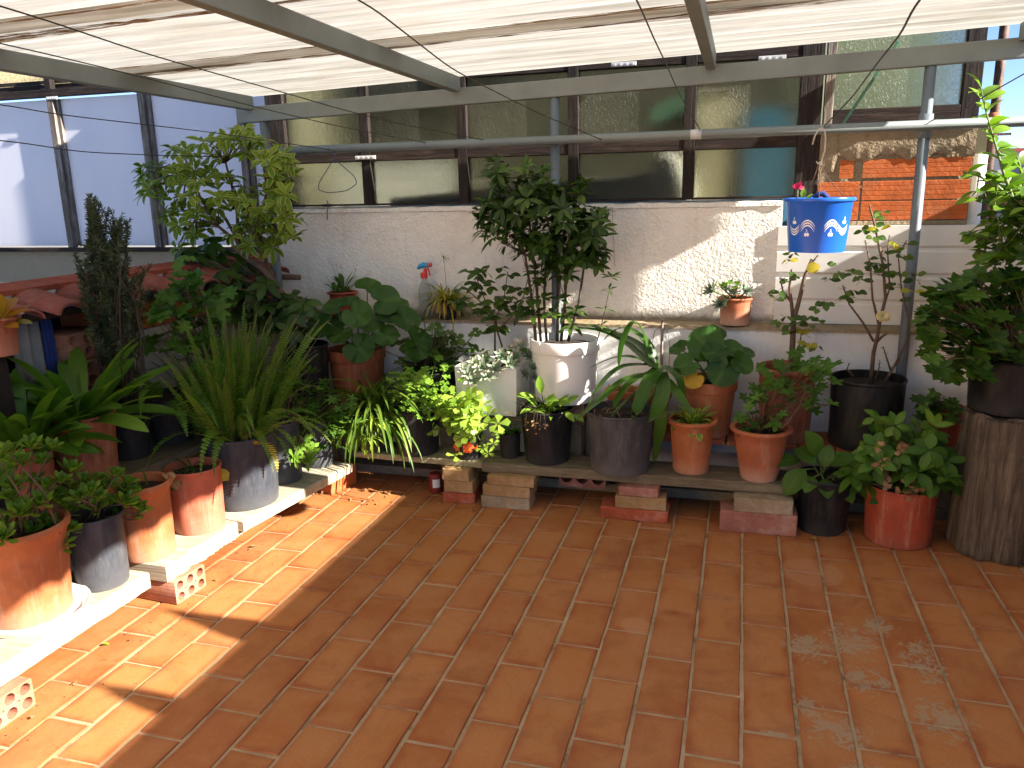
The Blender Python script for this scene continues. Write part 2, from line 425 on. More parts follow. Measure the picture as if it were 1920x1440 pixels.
def mk_metal(name, col):
    t = NT(name); P = t.pos()
    c = t.ramp(t.noise(P, 6, 4), [(.3, tuple(q * .85 for q in col)), (.7, tuple(q * 1.12 for q in col))])
    c = t.mix(t.ramp(t.noise(P, 34, 6, .75, .4), [(.66, 0.0), (.71, .85)]), c, (.12, .055, .025))
    c = t.mix(t.ramp(t.noise(t.mapping(P, (3, 3, 3)), 11, 6, .8), [(.66, 0.0), (.70, .6)]), c, (.42, .42, .40))
    t.base(c); t.set(Roughness=.5); t.bump(t.noise(P, 40, 4), .08, .003); return t.m
def mk_clear():
    t = NT("clear_plastic"); t.base((.9, .93, .93)); t.set(Roughness=.12); t.p.inputs["Transmission Weight"].default_value = .9; t.p.inputs["IOR"].default_value = 1.15; return t.m

M = dict(
    tile=mk_tile(), grout=mk_grout(),
    white=mk_stucco("white_stucco", (.83, .81, .75)), warmw=mk_stucco("warm_render", (.74, .58, .36)), grey_st=mk_stucco("grey_stucco", (.36, .30, .215), 60, .9),
    lower=mk_stucco("painted_render", (.74, .74, .73), 30, .35, (.40, .36, .30), .3),
    ledge=mk_stucco("ledge_tile", (.44, .36, .27), 40, .5, (.20, .12, .07), .9), clad=m_plain("white_cladding", (.70, .69, .67), .55, .07, 6, .04),
    frame=mk_wood("weathered_dark_wood", [(.010, .007, .006), (.022, .015, .013), (.055, .043, .038)], axis='Z'),
    frameh=mk_wood("weathered_dark_wood_rail", [(.010, .007, .006), (.028, .018, .015), (.07, .05, .042)]),
    greywood=mk_wood("grey_wood", [(.07, .055, .045), (.19, .155, .13), (.50, .45, .41)], axis='Z'),
    metal=mk_metal("grey_painted_steel", (.165, .195, .195)), bluemetal=mk_metal("blue_grey_steel", (.13, .16, .19)),
    roof=mk_roof(), rust=mk_rustdirt(), glass=mk_glass(), poly=mk_poly(), clear=mk_clear(),
    plank=mk_wood("weathered_plank", [(.085, .065, .042), (.17, .135, .085), (.26, .21, .14)], bump=.7),
    plank_l=mk_wood("pale_plank", [(.26, .22, .15), (.43, .38, .28), (.56, .52, .42)], bump=.6, axis='Y'),
    plank_g=mk_wood("greenish_plank", [(.20, .17, .10), (.31, .27, .17), (.42, .37, .25)], bump=.5),
    brick_t=mk_brick("tan_brick", (.33, .20, .09)), brick_g=mk_brick("grey_tan_brick", (.30, .23, .145), (.5, .45, .38), .4),
    brick_r=mk_brick("red_brick", (.36, .085, .04), (.55, .42, .36), .25), brick_p=mk_brick("pink_brick", (.33, .14, .10), (.5, .38, .33), .4),
    brick_h=mk_brick("hollow_clay_brick", (.46, .20, .12), (.55, .36, .27), .35, True), brick_o=mk_brick("orange_clay_brick", (.45, .115, .035), (.42, .20, .10), .3),
    cement=mk_stucco("rough_cement", (.27, .215, .145), 45, 1.0, (.12, .10, .07), .6),
    rooftile=mk_brick("clay_roof_tile", (.27, .085, .06), (.36, .18, .14), .35), copingtile=mk_brick("red_coping_tile", (.33, .085, .045), (.33, .15, .10), .3),
    tc=mk_terracotta("terracotta_orange", (.38, .118, .043)), tc2=mk_terracotta("terracotta_plain", (.31, .088, .034), .15), tcr=mk_terracotta("terracotta_red", (.32, .055, .025), .1, .6),
    tcp=mk_terracotta("terracotta_pink", (.44, .115, .062), .25), tcs=mk_terracotta("terracotta_salted", (.36, .11, .05), .6), tcd=mk_terracotta("terracotta_brown", (.24, .068, .032), .2),
    blk=mk_black("black_plastic", dust=.17), blk2=mk_black("dusty_black_plastic", (.035, .040, .052), .35, .5), blkg=mk_black("grey_plastic", (.05, .049, .050), .5, .6),
    wht=m_plain("white_glazed_pot", (.74, .73, .70), .35, .05, 7), styro=None,
    soil=m_plain("potting_soil", (.035, .022, .014), .95, .6, 45, .9), stem_b=m_plain("brown_stem", (.11, .07, .045), .8, .35, 30, .3), stem_g=m_plain("green_stem", (.10, .14, .04), .6, .3, 25),
    stem_d=m_plain("dark_stem", (.055, .04, .026), .8, .3, 30, .3), dry=m_leaf("dry_leaf", (.20, .10, .05), (.32, .19, .09), (.40, .27, .14), .1, .8, .15),
    bark=mk_wood("log_bark", [(.035, .024, .018), (.115, .085, .060), (.23, .18, .13)], bump=.9, axis='Z'), logtop=mk_wood("log_top", [(.05, .035, .025), (.10, .07, .05), (.17, .12, .08)]),
    mossroof=mk_stucco("mossy_fibre_cement", (.36, .30, .17), 30, .8, (.05, .045, .02), .7), wire=m_plain("dark_wire", (.03, .028, .026), .5), wire_l=m_plain("pale_wire", (.45, .40, .33), .5), wire_b=m_plain("blue_wire", (.03, .05, .12), .4),
    rustpipe=m_plain("rusty_pipe", (.10, .055, .04), .7, .5, 20, .3), pvc=m_plain("white_plastic_pipe", (.75, .75, .74), .4, .04), green=m_plain("chipped_green_paint", (.07, .19, .12), .55, .35, 25, .2),
    palegreen=m_plain("pale_green_paint", (.50, .58, .36), .8, .15, 3), room=m_plain("dim_room_wall", (.115, .11, .068), .9, .3, 2), bluebd=m_plain("blue_board", (.04, .18, .29), .6, .15, 4), cream=m_plain("cream_board", (.40, .36, .22), .8, .12, 4), sack=m_plain("pale_sack", (.62, .62, .55), .8, .1, 6),
    blue=None, street=m_plain("distant_street", (.20, .19, .17), .9, .2, .3), farwall=m_plain("far_wall", (.62, .52, .50), .9, .06, .5), farroof=m_plain("far_red_roof", (.40, .10, .08), .9, .15, 2), glassfar=m_plain("far_window", (.06, .07, .08), .2),
    saucer=m_plain("white_saucer", (.78, .77, .74), .4, .04), canred=m_plain("dull_red_paint", (.22, .022, .018), .6, .2), red=m_plain("red_plastic", (.60, .03, .025), .35, .05), cyan=m_plain("blue_nozzle", (.03, .30, .52), .35, .05), label=m_plain("paper_label", (.75, .75, .72), .6, .03),
    screw=m_plain("pale_bracket", (.55, .56, .57), .4, .1), cloth=m_plain("grey_cloth", (.22, .22, .22), .9, .2, 8, .2), clothb=m_plain("blue_cloth", (.02, .04, .17), .9, .2, 8), dark=m_plain("niche_shade", (.012, .011, .010), .9), whitew=mk_stucco("whitewashed_brick", (.50, .49, .46), 25, .6, (.32, .24, .18), .6),
)
def mk_styro():
    t = NT("white_foam"); P = t.co("Object")
    v = t.n("ShaderNodeTexVoronoi"); v.inputs["Scale"].default_value = 190; t.l(P, v.inputs["Vector"])
    t.base(t.mix(t.ramp(t.noise(P, 6, 5), [(.5, 0.0), (.8, .4)]), (.78, .78, .77), (.6, .57, .5))); t.set(Roughness=.6)
    t.bump(t.math('SUBTRACT', 1.0, v.outputs["Distance"]), .5, .003); return t.m
M['styro'] = mk_styro()
def mk_bucket():
    t = NT("blue_bucket_plastic"); t.base((.015, .13, .62)); t.set(Roughness=.3)
    tr = t.n("ShaderNodeBsdfTranslucent"); tr.inputs[0].default_value = (.01, .10, .55, 1)
    mx = t.n("ShaderNodeMixShader"); mx.inputs[0].default_value = .12
    t.l(t.p.outputs[0], mx.inputs[1]); t.l(tr.outputs[0], mx.inputs[2]); t.l(mx.outputs[0], t.out.inputs[0]); return t.m
M['blue'] = mk_bucket()
LF = dict(
    dark=m_leaf("leaf_dark_green", (.018, .050, .012), (.030, .080, .018), (.050, .115, .026)),
    mid=m_leaf("leaf_mid_green", (.035, .095, .018), (.055, .135, .026), (.080, .18, .036)),
    light=m_leaf("leaf_light_green", (.10, .22, .035), (.15, .30, .050), (.20, .36, .07), .15),
    lime=m_leaf("leaf_lime_green", (.17, .30, .05), (.23, .38, .075), (.30, .44, .11), .1, .35, .35),
    clivia=m_leaf("leaf_clivia", (.036, .11, .016), (.058, .155, .022), (.11, .24, .036), .12, .38),
    fern=m_leaf("leaf_fern", (.040, .125, .014), (.065, .18, .020), (.12, .25, .032), .1, .55, .35),
    rosemary=m_leaf("leaf_rosemary", (.026, .046, .016), (.048, .076, .028), (.11, .14, .08), 0, .6, .1),
    varieg=m_leaf("leaf_variegated", (.060, .15, .018), (.10, .20, .024), (.17, .27, .035), .1, .42, .35, edge=(.34, .37, .06), edge_w=.16),
    schef=m_leaf("leaf_schefflera", (.020, .055, .014), (.035, .085, .020), (.055, .12, .028), .2, .36),
    farf=m_leaf("leaf_leopard", (.020, .070, .018), (.032, .098, .022), (.055, .135, .030), .3, .38),
    farfy=m_leaf("leaf_yellowed", (.50, .30, .03), (.55, .36, .05), (.45, .30, .04), .1, .4, spots=(.16, .14, .03)),
    spider=m_leaf("leaf_spider", (.050, .12, .022), (.085, .17, .034), (.17, .26, .06), .2, .42, .35),
    spidery=m_leaf("leaf_spider_yellow", (.20, .24, .035), (.30, .32, .05), (.42, .38, .08), .2, .45, .35, tip=(.42, .30, .07)),
    jade=m_leaf("leaf_jade", (.035, .080, .024), (.055, .115, .034), (.085, .15, .045), .1, .32),
    ghost=m_leaf("leaf_ghost_plant", (.15, .23, .15), (.22, .30, .20), (.33, .36, .26), 0, .5, .12, tip=(.46, .34, .27)),
    eche=m_leaf("leaf_echeveria", (.10, .17, .12), (.17, .25, .19), (.26, .33, .27), 0, .55, .1, tip=(.30, .18, .14)),
    straps=m_leaf("leaf_strap", (.028, .085, .018), (.045, .12, .025), (.07, .16, .035), .12, .32, .3),
    geran=m_leaf("leaf_geranium", (.035, .105, .016), (.055, .15, .022), (.085, .20, .03), .2, .5, .3),
    gerdk=m_leaf("leaf_geranium_dark", (.026, .080, .014), (.044, .118, .018), (.08, .175, .028), .2, .5, .25),
    rose=m_leaf("leaf_rose", (.030, .075, .022), (.050, .11, .028), (.10, .17, .04), .25, .45, .25),
    rosey=m_leaf("leaf_rose_yellow", (.30, .30, .04), (.38, .34, .05), (.22, .28, .04), .2, .45, .35),
    lemon=m_leaf("leaf_lemon", (.045, .115, .016), (.085, .185, .024), (.16, .29, .035), .3, .35, .35),
    hydr=m_leaf("leaf_hydrangea", (.05, .13, .018), (.085, .19, .026), (.15, .29, .04), .3, .4, .3),
    laurel=m_leaf("leaf_daphne", (.018, .046, .012), (.030, .070, .016), (.065, .13, .03), .25, .35, .25),
    brom=m_leaf("leaf_red_gold", (.30, .18, .03), (.34, .13, .03), (.18, .24, .03), .1, .35, .3),
    eyel=m_leaf("leaf_speckled", (.07, .19, .025), (.11, .24, .035), (.16, .28, .05), .2, .4, .25, edge=(.42, .42, .08), edge_w=.2),
    petal=m_leaf("cream_petal", (.60, .52, .30), (.66, .58, .36), (.6, .45, .22), 0, .6, .3), pink=m_leaf("pink_petal", (.55, .02, .10), (.6, .03, .12), (.5, .02, .08), 0, .5, .3), blush=m_leaf("blush_petal", (.70, .62, .66), (.74, .68, .7), (.65, .5, .58), 0, .6, .3),
)
LF['dry'] = M['dry']
# ------------------------------------------------------------ setting: floor, street far below
def floor():
    mb = MB(); px, py = .1537, .299; X0 = .062
    for i in range(-19, 13):
        xa = X0 + i * px
        off = 2.968 + (.15 if i % 2 else 0) + U(-.012, .012)
        sk = U(-.002, .002)
        for k in range(-23, 5):
            y0 = off + k * py
            if y0 > 4.1 or y0 < -4.0: continue
            g = .0041 if i < 11 else .0028
            a = [xa + g + U(-.0015, .0015), xa + px - g + U(-.0015, .0015)]
            b = [y0 + g + U(-.002, .002), y0 + py - g + U(-.002, .002)]
            z = U(-.0012, .0012); tx = U(-.001, .001); bv = .004
            # wavering edges: several points per side
            nx, ny = 3, 6
            ring = []
            for q in range(nx): ring.append((a[0] + (a[1] - a[0]) * q / nx, b[0], 0, -1))
            for q in range(ny): ring.append((a[1], b[0] + (b[1] - b[0]) * q / ny, 1, 0))
            for q in range(nx): ring.append((a[1] - (a[1] - a[0]) * q / nx, b[1], 0, 1))
            for q in range(ny): ring.append((a[0], b[1] - (b[1] - b[0]) * q / ny, -1, 0))
            lo = []; hi = []; cx, cy = (a[0] + a[1]) / 2, (b[0] + b[1]) / 2
            for (x, y, ox, oy) in ring:
                j = U(-.0013, .0013)
                x += ox * j; y += oy * j
                lo.append((x, y, -.006)); 
                dx, dy = x - cx, y - cy
                hi.append((cx + dx * (1 - bv / .07), cy + dy * (1 - bv / .14), z + tx * (dx / .07)))
            vs = lo + hi; n = len(lo)
            fs = [(q, (q + 1) % n, n + (q + 1) % n, n + q) for q in range(n)] + [tuple(n + q for q in range(n))]
            uv = [((p[0] - a[0]) / (a[1] - a[0]), (p[1] - b[0]) / (b[1] - b[0])) for p in vs]
            mb.add(vs, fs, 0, U(0, 1), uv)
    # lighter end tile on the far right
    struct(mb.build("floor", M['tile'], None, smooth=False))
    g = MB(); g.box((-.4, .1, -.1045), (2.62, 4.2, .1)); struct(g.build("floor_bed", M['grout'], None, False))
    s = MB(); s.add([(-900, -900, -3.4), (900, -900, -3.4), (900, 900, -3.4), (-900, 900, -3.4)], [(0, 1, 2, 3)]); struct(s.build("street", M['street'], None, False))
    k = MB(); k.box((-.6, 3.90, .026), (2.0, .097, .024), bev=.006); struct(k.build("kerb", M['cement'], None, False))
floor()

# ------------------------------------------------------------ white garden wall with ledge, at the back
def back_wall():
    t = thing("garden_wall", "white stuccoed wall with a narrow ledge behind the pots, under the dark glazed screen", "wall", (-.4, 4.2, 0))
    def bx(name, x0, x1, y0, y1, z0, z1, m, bev=0.004):
        mb = MB(); c = Vector(((x0 + x1) / 2, (y0 + y1) / 2, (z0 + z1) / 2))
        mb.box(c - t.location, ((x1 - x0) / 2, (y1 - y0) / 2, (z1 - z0) / 2), bev=bev); return mb.build(name, m, t, False)
    bx("lower_course", -2.7, 1.88, 4.0, 4.135, -.06, .828, M['lower'])
    # ledge: uneven rendered lip
    mb = MB(); n = 60; vs = []; fs = []
    for i in range(n + 1):
        x = -2.7 + 4.58 * i / n; j = U(-.006, .006); dz = U(-.004, .004)
        vs += [(x, 3.992 + j, .829), (x, 3.992 + j, .842 + dz), (x, 4.139, .848 + dz * .5), (x, 4.139, .829)]
    for i in range(n):
        for q in range(4): fs.append((i * 4 + q, (i + 1) * 4 + q, (i + 1) * 4 + (q + 1) % 4, i * 4 + (q + 1) % 4))
    mb.add([Vector(v) - t.location for v in vs], fs); mb.build("ledge", M['ledge'], t, False)
    bx("upper_course", -2.7, .185, 4.14, 4.30, -.02, 1.418, M['white'])
    mb = MB(); vs = []; fs = []; n = 50
    for i in range(n + 1):
        x = -2.7 + 2.885 * i / n; j = U(-.003, .003); dz = U(-.004, .004)
        vs += [(x, 4.134 + j, 1.419), (x, 4.136 + j, 1.44 + dz), (x, 4.30, 1.452 + dz * .3), (x, 4.30, 1.419)]
    for i in range(n):
        for q in range(4): fs.append((i * 4 + q, (i + 1) * 4 + q, (i + 1) * 4 + (q + 1) % 4, i * 4 + (q + 1) % 4))
    fs += [(0, 1, 2, 3), (n * 4 + 3, n * 4 + 2, n * 4 + 1, n * 4)]
    mb.add([Vector(v) - t.location for v in vs], fs); mb.build("coping", M['white'], t, False)
    # ribbed white cladding to the right
    mb = MB(); prof = []
    z = .850; k = 0
    while z < 1.30:
        prof += [(4.126, z), (4.125, z + .094), (4.1375, z + .099), (4.1375, z + .113), (4.127, z + .122)]
        z += .1265
    prof = [(y, zz) for (y, zz) in prof if zz < 1.318] + [(4.126, 1.320), (4.20, 1.320)]
    vs = []; fs = []
    for (y, zz) in prof: vs += [Vector((.17, y, zz)) - t.location, Vector((1.88, y, zz)) - t.location]
    for i in range(len(prof) - 1): fs.append((2 * i, 2 * i + 1, 2 * i + 3, 2 * i + 2))
    fs.append(tuple(range(0, 2 * len(prof), 2)))
    mb.add(vs, fs); mb.build("cladding", M['clad'], t, False)
    bx("cladding_backing", .187, 1.88, 4.14, 4.30, -.02, 1.312, M['lower'])
    bx("wall_patch", .86, 1.02, 3.985, 3.999, .73, .80, M['clad'], .003)
back_wall()

# ------------------------------------------------------------ dark wooden glazed screen above the wall, workshop behind it
def screen():
    t = thing("glazed_screen", "dark weathered wooden screen of obscure glass panes in two rows above the white wall", "window screen", (-1.1, 4.2, 1.44))
    L = t.location
    def bar(name, x0, x1, z0, z1, m, y0=4.175, y1=4.235):
        mb = MB(); mb.box(Vector(((x0 + x1) / 2, (y0 + y1) / 2, (z0 + z1) / 2)) - L, ((x1 - x0) / 2, (y1 - y0) / 2, (z1 - z0) / 2), bev=.003); return mb.build(name, m, t, False)
    mull = [(-2.64, -2.53), (-2.06, -2.005), (-1.49, -1.435), (-.885, -.83), (-.30, -.245), (.235, .335)]
    for a, b in mull: bar("post", a, b, 1.454, 2.60, M['frame'])
    for i in range(5):
        a, b = mull[i][1] + .001, mull[i + 1][0] - .001
        bar("rail", a, b, 1.695, 1.748, M['frameh'], 4.178, 4.230)
        bar("top_rail", a, b, 2.10 if i > 1 else 2.28, 2.36, M['frameh'], 4.178, 4.230)
        bar("bottom_rail", a, b, 1.454, 1.466, M['frameh'], 4.180, 4.230)
        for z0, z1 in ((1.467, 1.694), (1.749, 2.099 if i > 1 else 2.279)):
            mb = MB(); mb.box(Vector(((a + b) / 2, 4.207, (z0 + z1) / 2)) - L, ((b - a) / 2, .002, (z1 - z0) / 2)); mb.build("pane", M['glass'], t, False)
    # pale fixing plates
    for x, z in ((-2.03, 1.715), (-.60, 2.115), (.10, 2.10)):
        mb = MB(); mb.box(Vector((x, 4.168, z)) - L, (.062, .004, .010), bev=.002)
        for s in (-.045, -.015, .015, .045): mb.tube([Vector((x + s, 4.166, z)) - L, Vector((x + s, 4.160, z)) - L], .006, 8)
        mb.build("fixing_plate", M['screw'], t, False)
    t2 = thing("wooden_window", "greenish glazed window in a grey wooden frame above the bare brick panel at right", "window", (.66, 4.2, 1.78))
    L2 = t2.location
    def bar2(name, x0, x1, z0, z1, m):
        mb = MB(); mb.box(Vector(((x0 + x1) / 2, 4.205, (z0 + z1) / 2)) - L2, ((x1 - x0) / 2, .03, (z1 - z0) / 2), bev=.003); return mb.build(name, m, t2, False)
    bar2("stile", .345, .385, 1.79, 2.6, M['greywood']); bar2("stile", .925, 1.0, 1.79, 2.6, M['frame'])
    bar2("sill_rail", .386, .924, 1.79, 1.855, M['frameh'])
    mb = MB(); mb.box(Vector((.655, 4.207, 2.227)) - L2, (.269, .002, .371)); mb.build("pane", M['glass'], t2, False)
    # leaning green bar in front of it
    g = thing("green_bar", "chipped green metal bar leaning diagonally across the right-hand window", "bar", at(1578, 232, 4.12))
    a, b = at(1580, 233, 4.13), at(1685, 78, 4.13); mb = MB(); d = (b - a)
    rot = d.to_track_quat('X', 'Z').to_matrix(); mb.box((a + b) / 2 - g.location, (d.length / 2, .018, .006), rot, .001); mb.build("flat_bar", M['green'], g, False)
    # the workshop behind
    r = thing("workshop", "olive walled workshop seen dimly through the obscure glass", "room", (-1.0, 5.2, 1.0))
    Lr = r.location
    def wl(name, x0, x1, y0, y1, z0, z1, m=M['room']):
        mb = MB(); mb.box(Vector(((x0 + x1) / 2, (y0 + y1) / 2, (z0 + z1) / 2)) - Lr, ((x1 - x0) / 2, (y1 - y0) / 2, (z1 - z0) / 2)); return mb.build(name, m, r, False)
    wl("wall", -2.68, 1.04, 5.6, 5.7, -3.3, 2.9); wl("wall", -2.68, -2.6, 4.31, 5.59, -3.3, 2.9); wl("wall", 1.02, 1.08, 4.31, 5.59, -3.3, 1.78)
    wl("pale_green_wall", .37, 1.0, 4.95, 5.0, 1.80, 2.62, M["palegreen"]); wl("room_floor", -2.59, 1.01, 4.31, 5.59, .9, 1.0); wl("roof", -2.59, -1.0, 4.75, 5.59, 2.62, 2.66, M['mossroof'])
    def thingbox(name, label, cat, x0, x1, y, z0, z1, m, dz=0, th=.02, lean=.16):
        q = thing(name, label, cat, ((x0 + x1) / 2, y, z0)); mb = MB()
        hx = (x1 - x0) / 2
        vs = [(-hx, -th, 0), (hx, -th, 0), (hx, -th, z1 - z0 + dz), (-hx, -th, z1 - z0), (-hx, th, 0), (hx, th, 0), (hx, th, z1 - z0 + dz), (-hx, th, z1 - z0)]
        mb.add(vs, [(0, 1, 2, 3), (7, 6, 5, 4), (1, 5, 6, 2), (4, 0, 3, 7), (3, 2, 6, 7), (0, 4, 5, 1)]); mb.build("board", m, q, False); q.rotation_euler.x = -lean
    thingbox("blue_board", "long blue board lying low behind the middle panes, rising to the right", "board", -1.95, -.48, 4.30, 1.40, 1.49, M['bluebd'], .10)
    thingbox("blue_tarpaulin", "upright blue panel behind the rightmost pane of the screen", "panel", 0.0, .22, 4.40, 1.01, 1.92, M['bluebd'])
    thingbox("cream_board", "cream board behind the glass left of the upright blue panel", "board", -.26, -.04, 4.42, 1.01, 2.0, M['cream'])
    thingbox("green_board", "dull green board slanting behind the upper fourth pane", "board", -.48, -.28, 4.40, 1.80, 1.92, M['green'], .10)
    sk = thing("pale_sack", "pale sack bulging behind the lower fourth pane", "sack", (-.40, 4.46, 1.0)); mb = MB()
    mb.lathe([(.02, 0), (.12, .02), (.13, .3), (.12, .5), (.07, .66), (.01, .70)], 18, wob=.08); mb.build("sack_body", M['sack'], sk)
    thingbox("pale_sheet", "pale sheet hanging behind the left lower panes", "sheet", -2.5, -1.75, 4.6, 1.01, 1.72, M['sack'])
screen()

# ------------------------------------------------------------ brick panel under the right window
def brick_panel():
    t = thing("bare_brick_wall", "bare orange hollow-brick panel with crumbling cement above it, right of the screen", "wall", (.68, 4.2, 1.32)); L = t.location
    x0, x1 = .338, 1.0
    rows = [(1.345, 1.433), (1.438, 1.526), (1.54, 1.625)]
    for r, (za, zb) in enumerate(rows):
        cuts = [x0, .535, x1] if r < 2 else [x0 + .09, .50, .53, x1]
        for i in range(len(cuts) - 1):
            a, b = cuts[i] + .005, cuts[i + 1] - .005
            if b - a < .025: continue
            mb = MB(); n = 4; h = (zb - za) / n
            prof = []
            for q in range(n):
                prof += [(0.0, za + q * h + .001), (0.0, za + (q + 1) * h - .003), (.0012, za + (q + 1) * h - .002), (.0012, za + (q + 1) * h)]
            vs = []; fs = []
            for (d, z) in prof: vs += [Vector((a, 4.172 + d, z)) - L, Vector((b, 4.172 + d, z)) - L]
            for q in range(len(prof) - 1): fs.append((2 * q, 2 * q + 1, 2 * q + 3, 2 * q + 2))
            mb.add(vs, fs, 0, U(0, 1)); mb.build("brick_course", M['brick_o'], t, False)
    mb = MB(); mb.box(Vector((.669, 4.245, 1.55)) - L, (.331, .065, .237)); mb.build("mortar_core", M['cement'], t, False)
    mb = MB(); n = 40; vs = []; fs = []                      # crumbling cement band with a ragged lower edge
    for i in range(n + 1):
        x = x0 + (x1 - x0) * i / n
        e = 1.632 + .014 * math.sin(i * .43) + .008 * math.sin(i * 1.3) + U(-.004, .004) - (.07 if i < 5 else 0)
        vs += [Vector((x, 4.170, e)) - L, Vector((x, 4.166 + U(-.001, .001), e + .006)) - L, Vector((x, 4.165 + U(-.001, .001), 1.69)) - L, Vector((x, 4.165, 1.752)) - L]
    for i in range(n):
        for q in range(3): fs.append((i * 4 + q, (i + 1) * 4 + q, (i + 1) * 4 + q + 1, i * 4 + q + 1))
    mb.add(vs, fs); mb.build("cement_band", M['cement'], t, True)
    mb = MB(); mb.box(Vector((.669, 4.215, 1.764)) - L, (.333, .062, .009), bev=.002); mb.build("brick_cap", M['brick_r'], t, False)
    mb = MB(); mb.box(Vector((.669, 4.205, 1.331)) - L, (.331, .042, .010), bev=.003); mb.build("cement_sill", M['cement'], t, False)
brick_panel()

# ------------------------------------------------------------ grey steel pergola frame
def pergola():
    t = thing("pergola_frame", "grey painted steel frame of the terrace roof with posts, rafters and a cross pipe", "pergola", (-.9, 3.95, 0)); L = t.location
    def z_at(x): return 2.0 + .0269 * (x + .9)
    ang = math.atan(.0269)
    xa, xb = -2.66, 1.20
    mb = MB(); c = Vector(((xa + xb) / 2, 3.95, z_at((xa + xb) / 2) - .008)); mb.box(c - L, ((xb - xa) / 2 / math.cos(ang), .022, .040), Matrix.Rotation(-ang, 3, 'Y'), .004); mb.build("beam", M['metal'], t, False)
    for x in (-2.58, -1.40, -.17, 1.08):
        mb = MB(); z = z_at(x) + .045
        mb.box(Vector((x, 2.15, z + .005)) - L, (.022, 1.79, .036), None, .004); mb.build("rafter", M['metal'], t, False)
    for x, z0 in ((-2.515, 0.0), (-.902, 0.0), (.743, 0.0)):
        mb = MB(); mb.tube([Vector((x, 3.955, z0)) - L, Vector((x, 3.955, z_at(x) - .050)) - L], .0235, 16); mb.build("post", M['bluemetal'], t)
    mb = MB(); mb.tube([Vector((-2.52, 3.915, 1.752)) - L, Vector((2.2, 3.915, 1.752)) - L], .0215, 16); mb.build("cross_pipe", M['metal'], t)
    mb = MB(); mb.tube([Vector((.743, 3.95, 1.80)) - L, Vector((.743, 3.95, 1.70)) - L], .030, 16); mb.build("coupling", M['bluemetal'], t)
    mb = MB(); mb.tube([Vector((-.25, 3.915, 1.752)) - L, Vector((-.20, 3.915, 1.752)) - L], .0222, 14); mb.build("tape_band", M['screw'], t)
pergola()

def roof_sheets():
    """four corrugated sheets, ridges along X, each overlapping the next"""
    spans = [(3.02, 4.07, 0), (2.20, 3.20, .014), (1.36, 2.38, .028), (.50, 1.54, .042)]
    labels = ["white corrugated fibreglass roof sheet nearest the glazed screen", "white corrugated roof sheet next in from the screen, with brown dirt along its overlap",
              "white corrugated roof sheet over the middle of the terrace", "white corrugated roof sheet at the house side of the terrace"]
    for i, (ya, yb, dz) in enumerate(spans):
        q = thing("roof_sheet", labels[i], "roof sheet", (-.7, (ya + yb) / 2, 2.1), group="corrugated roof sheets"); L = q.location
        mb = MB(); pit = .146; nx = 44; x0, x1 = -2.80, 1.33
        ny = int((yb - ya) / pit * 14); vs = []; fs = []; uvs = []
        sag = [0.0] * (nx + 1)
        for a in range(nx + 1):
            x = x0 + (x1 - x0) * a / nx; xe = x + (U(-.012, .012) if a in (0, nx) else 0)
            for b in range(ny + 1):
                y = ya + (yb - ya) * b / ny
                z = 2.0 + .0269 * (x + .9) + .118 + .016 * math.sin(2 * math.pi * y / pit) + dz * .28 + .0015 * math.sin(x * 2.1 + y)
                vs.append(Vector((xe, y, z)) - L)
        for a in range(nx):
            for b in range(ny): fs.append((a * (ny + 1) + b, (a + 1) * (ny + 1) + b, (a + 1) * (ny + 1) + b + 1, a * (ny + 1) + b + 1))
        mb.add(vs, fs); mb.build("sheet", M['roof'], q)
        if i:                                           # dirt gathered under the two edges of the overlap
            for yc, wd, sd in (((yb - .01), .030, 1), (yb - .19, .016, 2)):
                mb = MB(); vs = []; fs = []; n = 90
                for a in range(n + 1):
                    x = x0 + (x1 - x0) * a / n; zz = 2.0 + .0269 * (x + .9) + .118 - .019 + dz * .28
                    w1 = wd * (1 + .45 * math.sin(x * 2.3 + sd) + .35 * math.sin(x * 5.1 + sd * 2) + U(-.3, .3))
                    vs += [Vector((x, yc - w1, zz - .0005)) - L, Vector((x, yc + w1 * .7, zz - .0005)) - L]
                for a in range(n): fs.append((2 * a, 2 * a + 2, 2 * a + 3, 2 * a + 1))
                mb.add(vs, fs); mb.build("overlap_dirt", M['rust'], q)
roof_sheets()

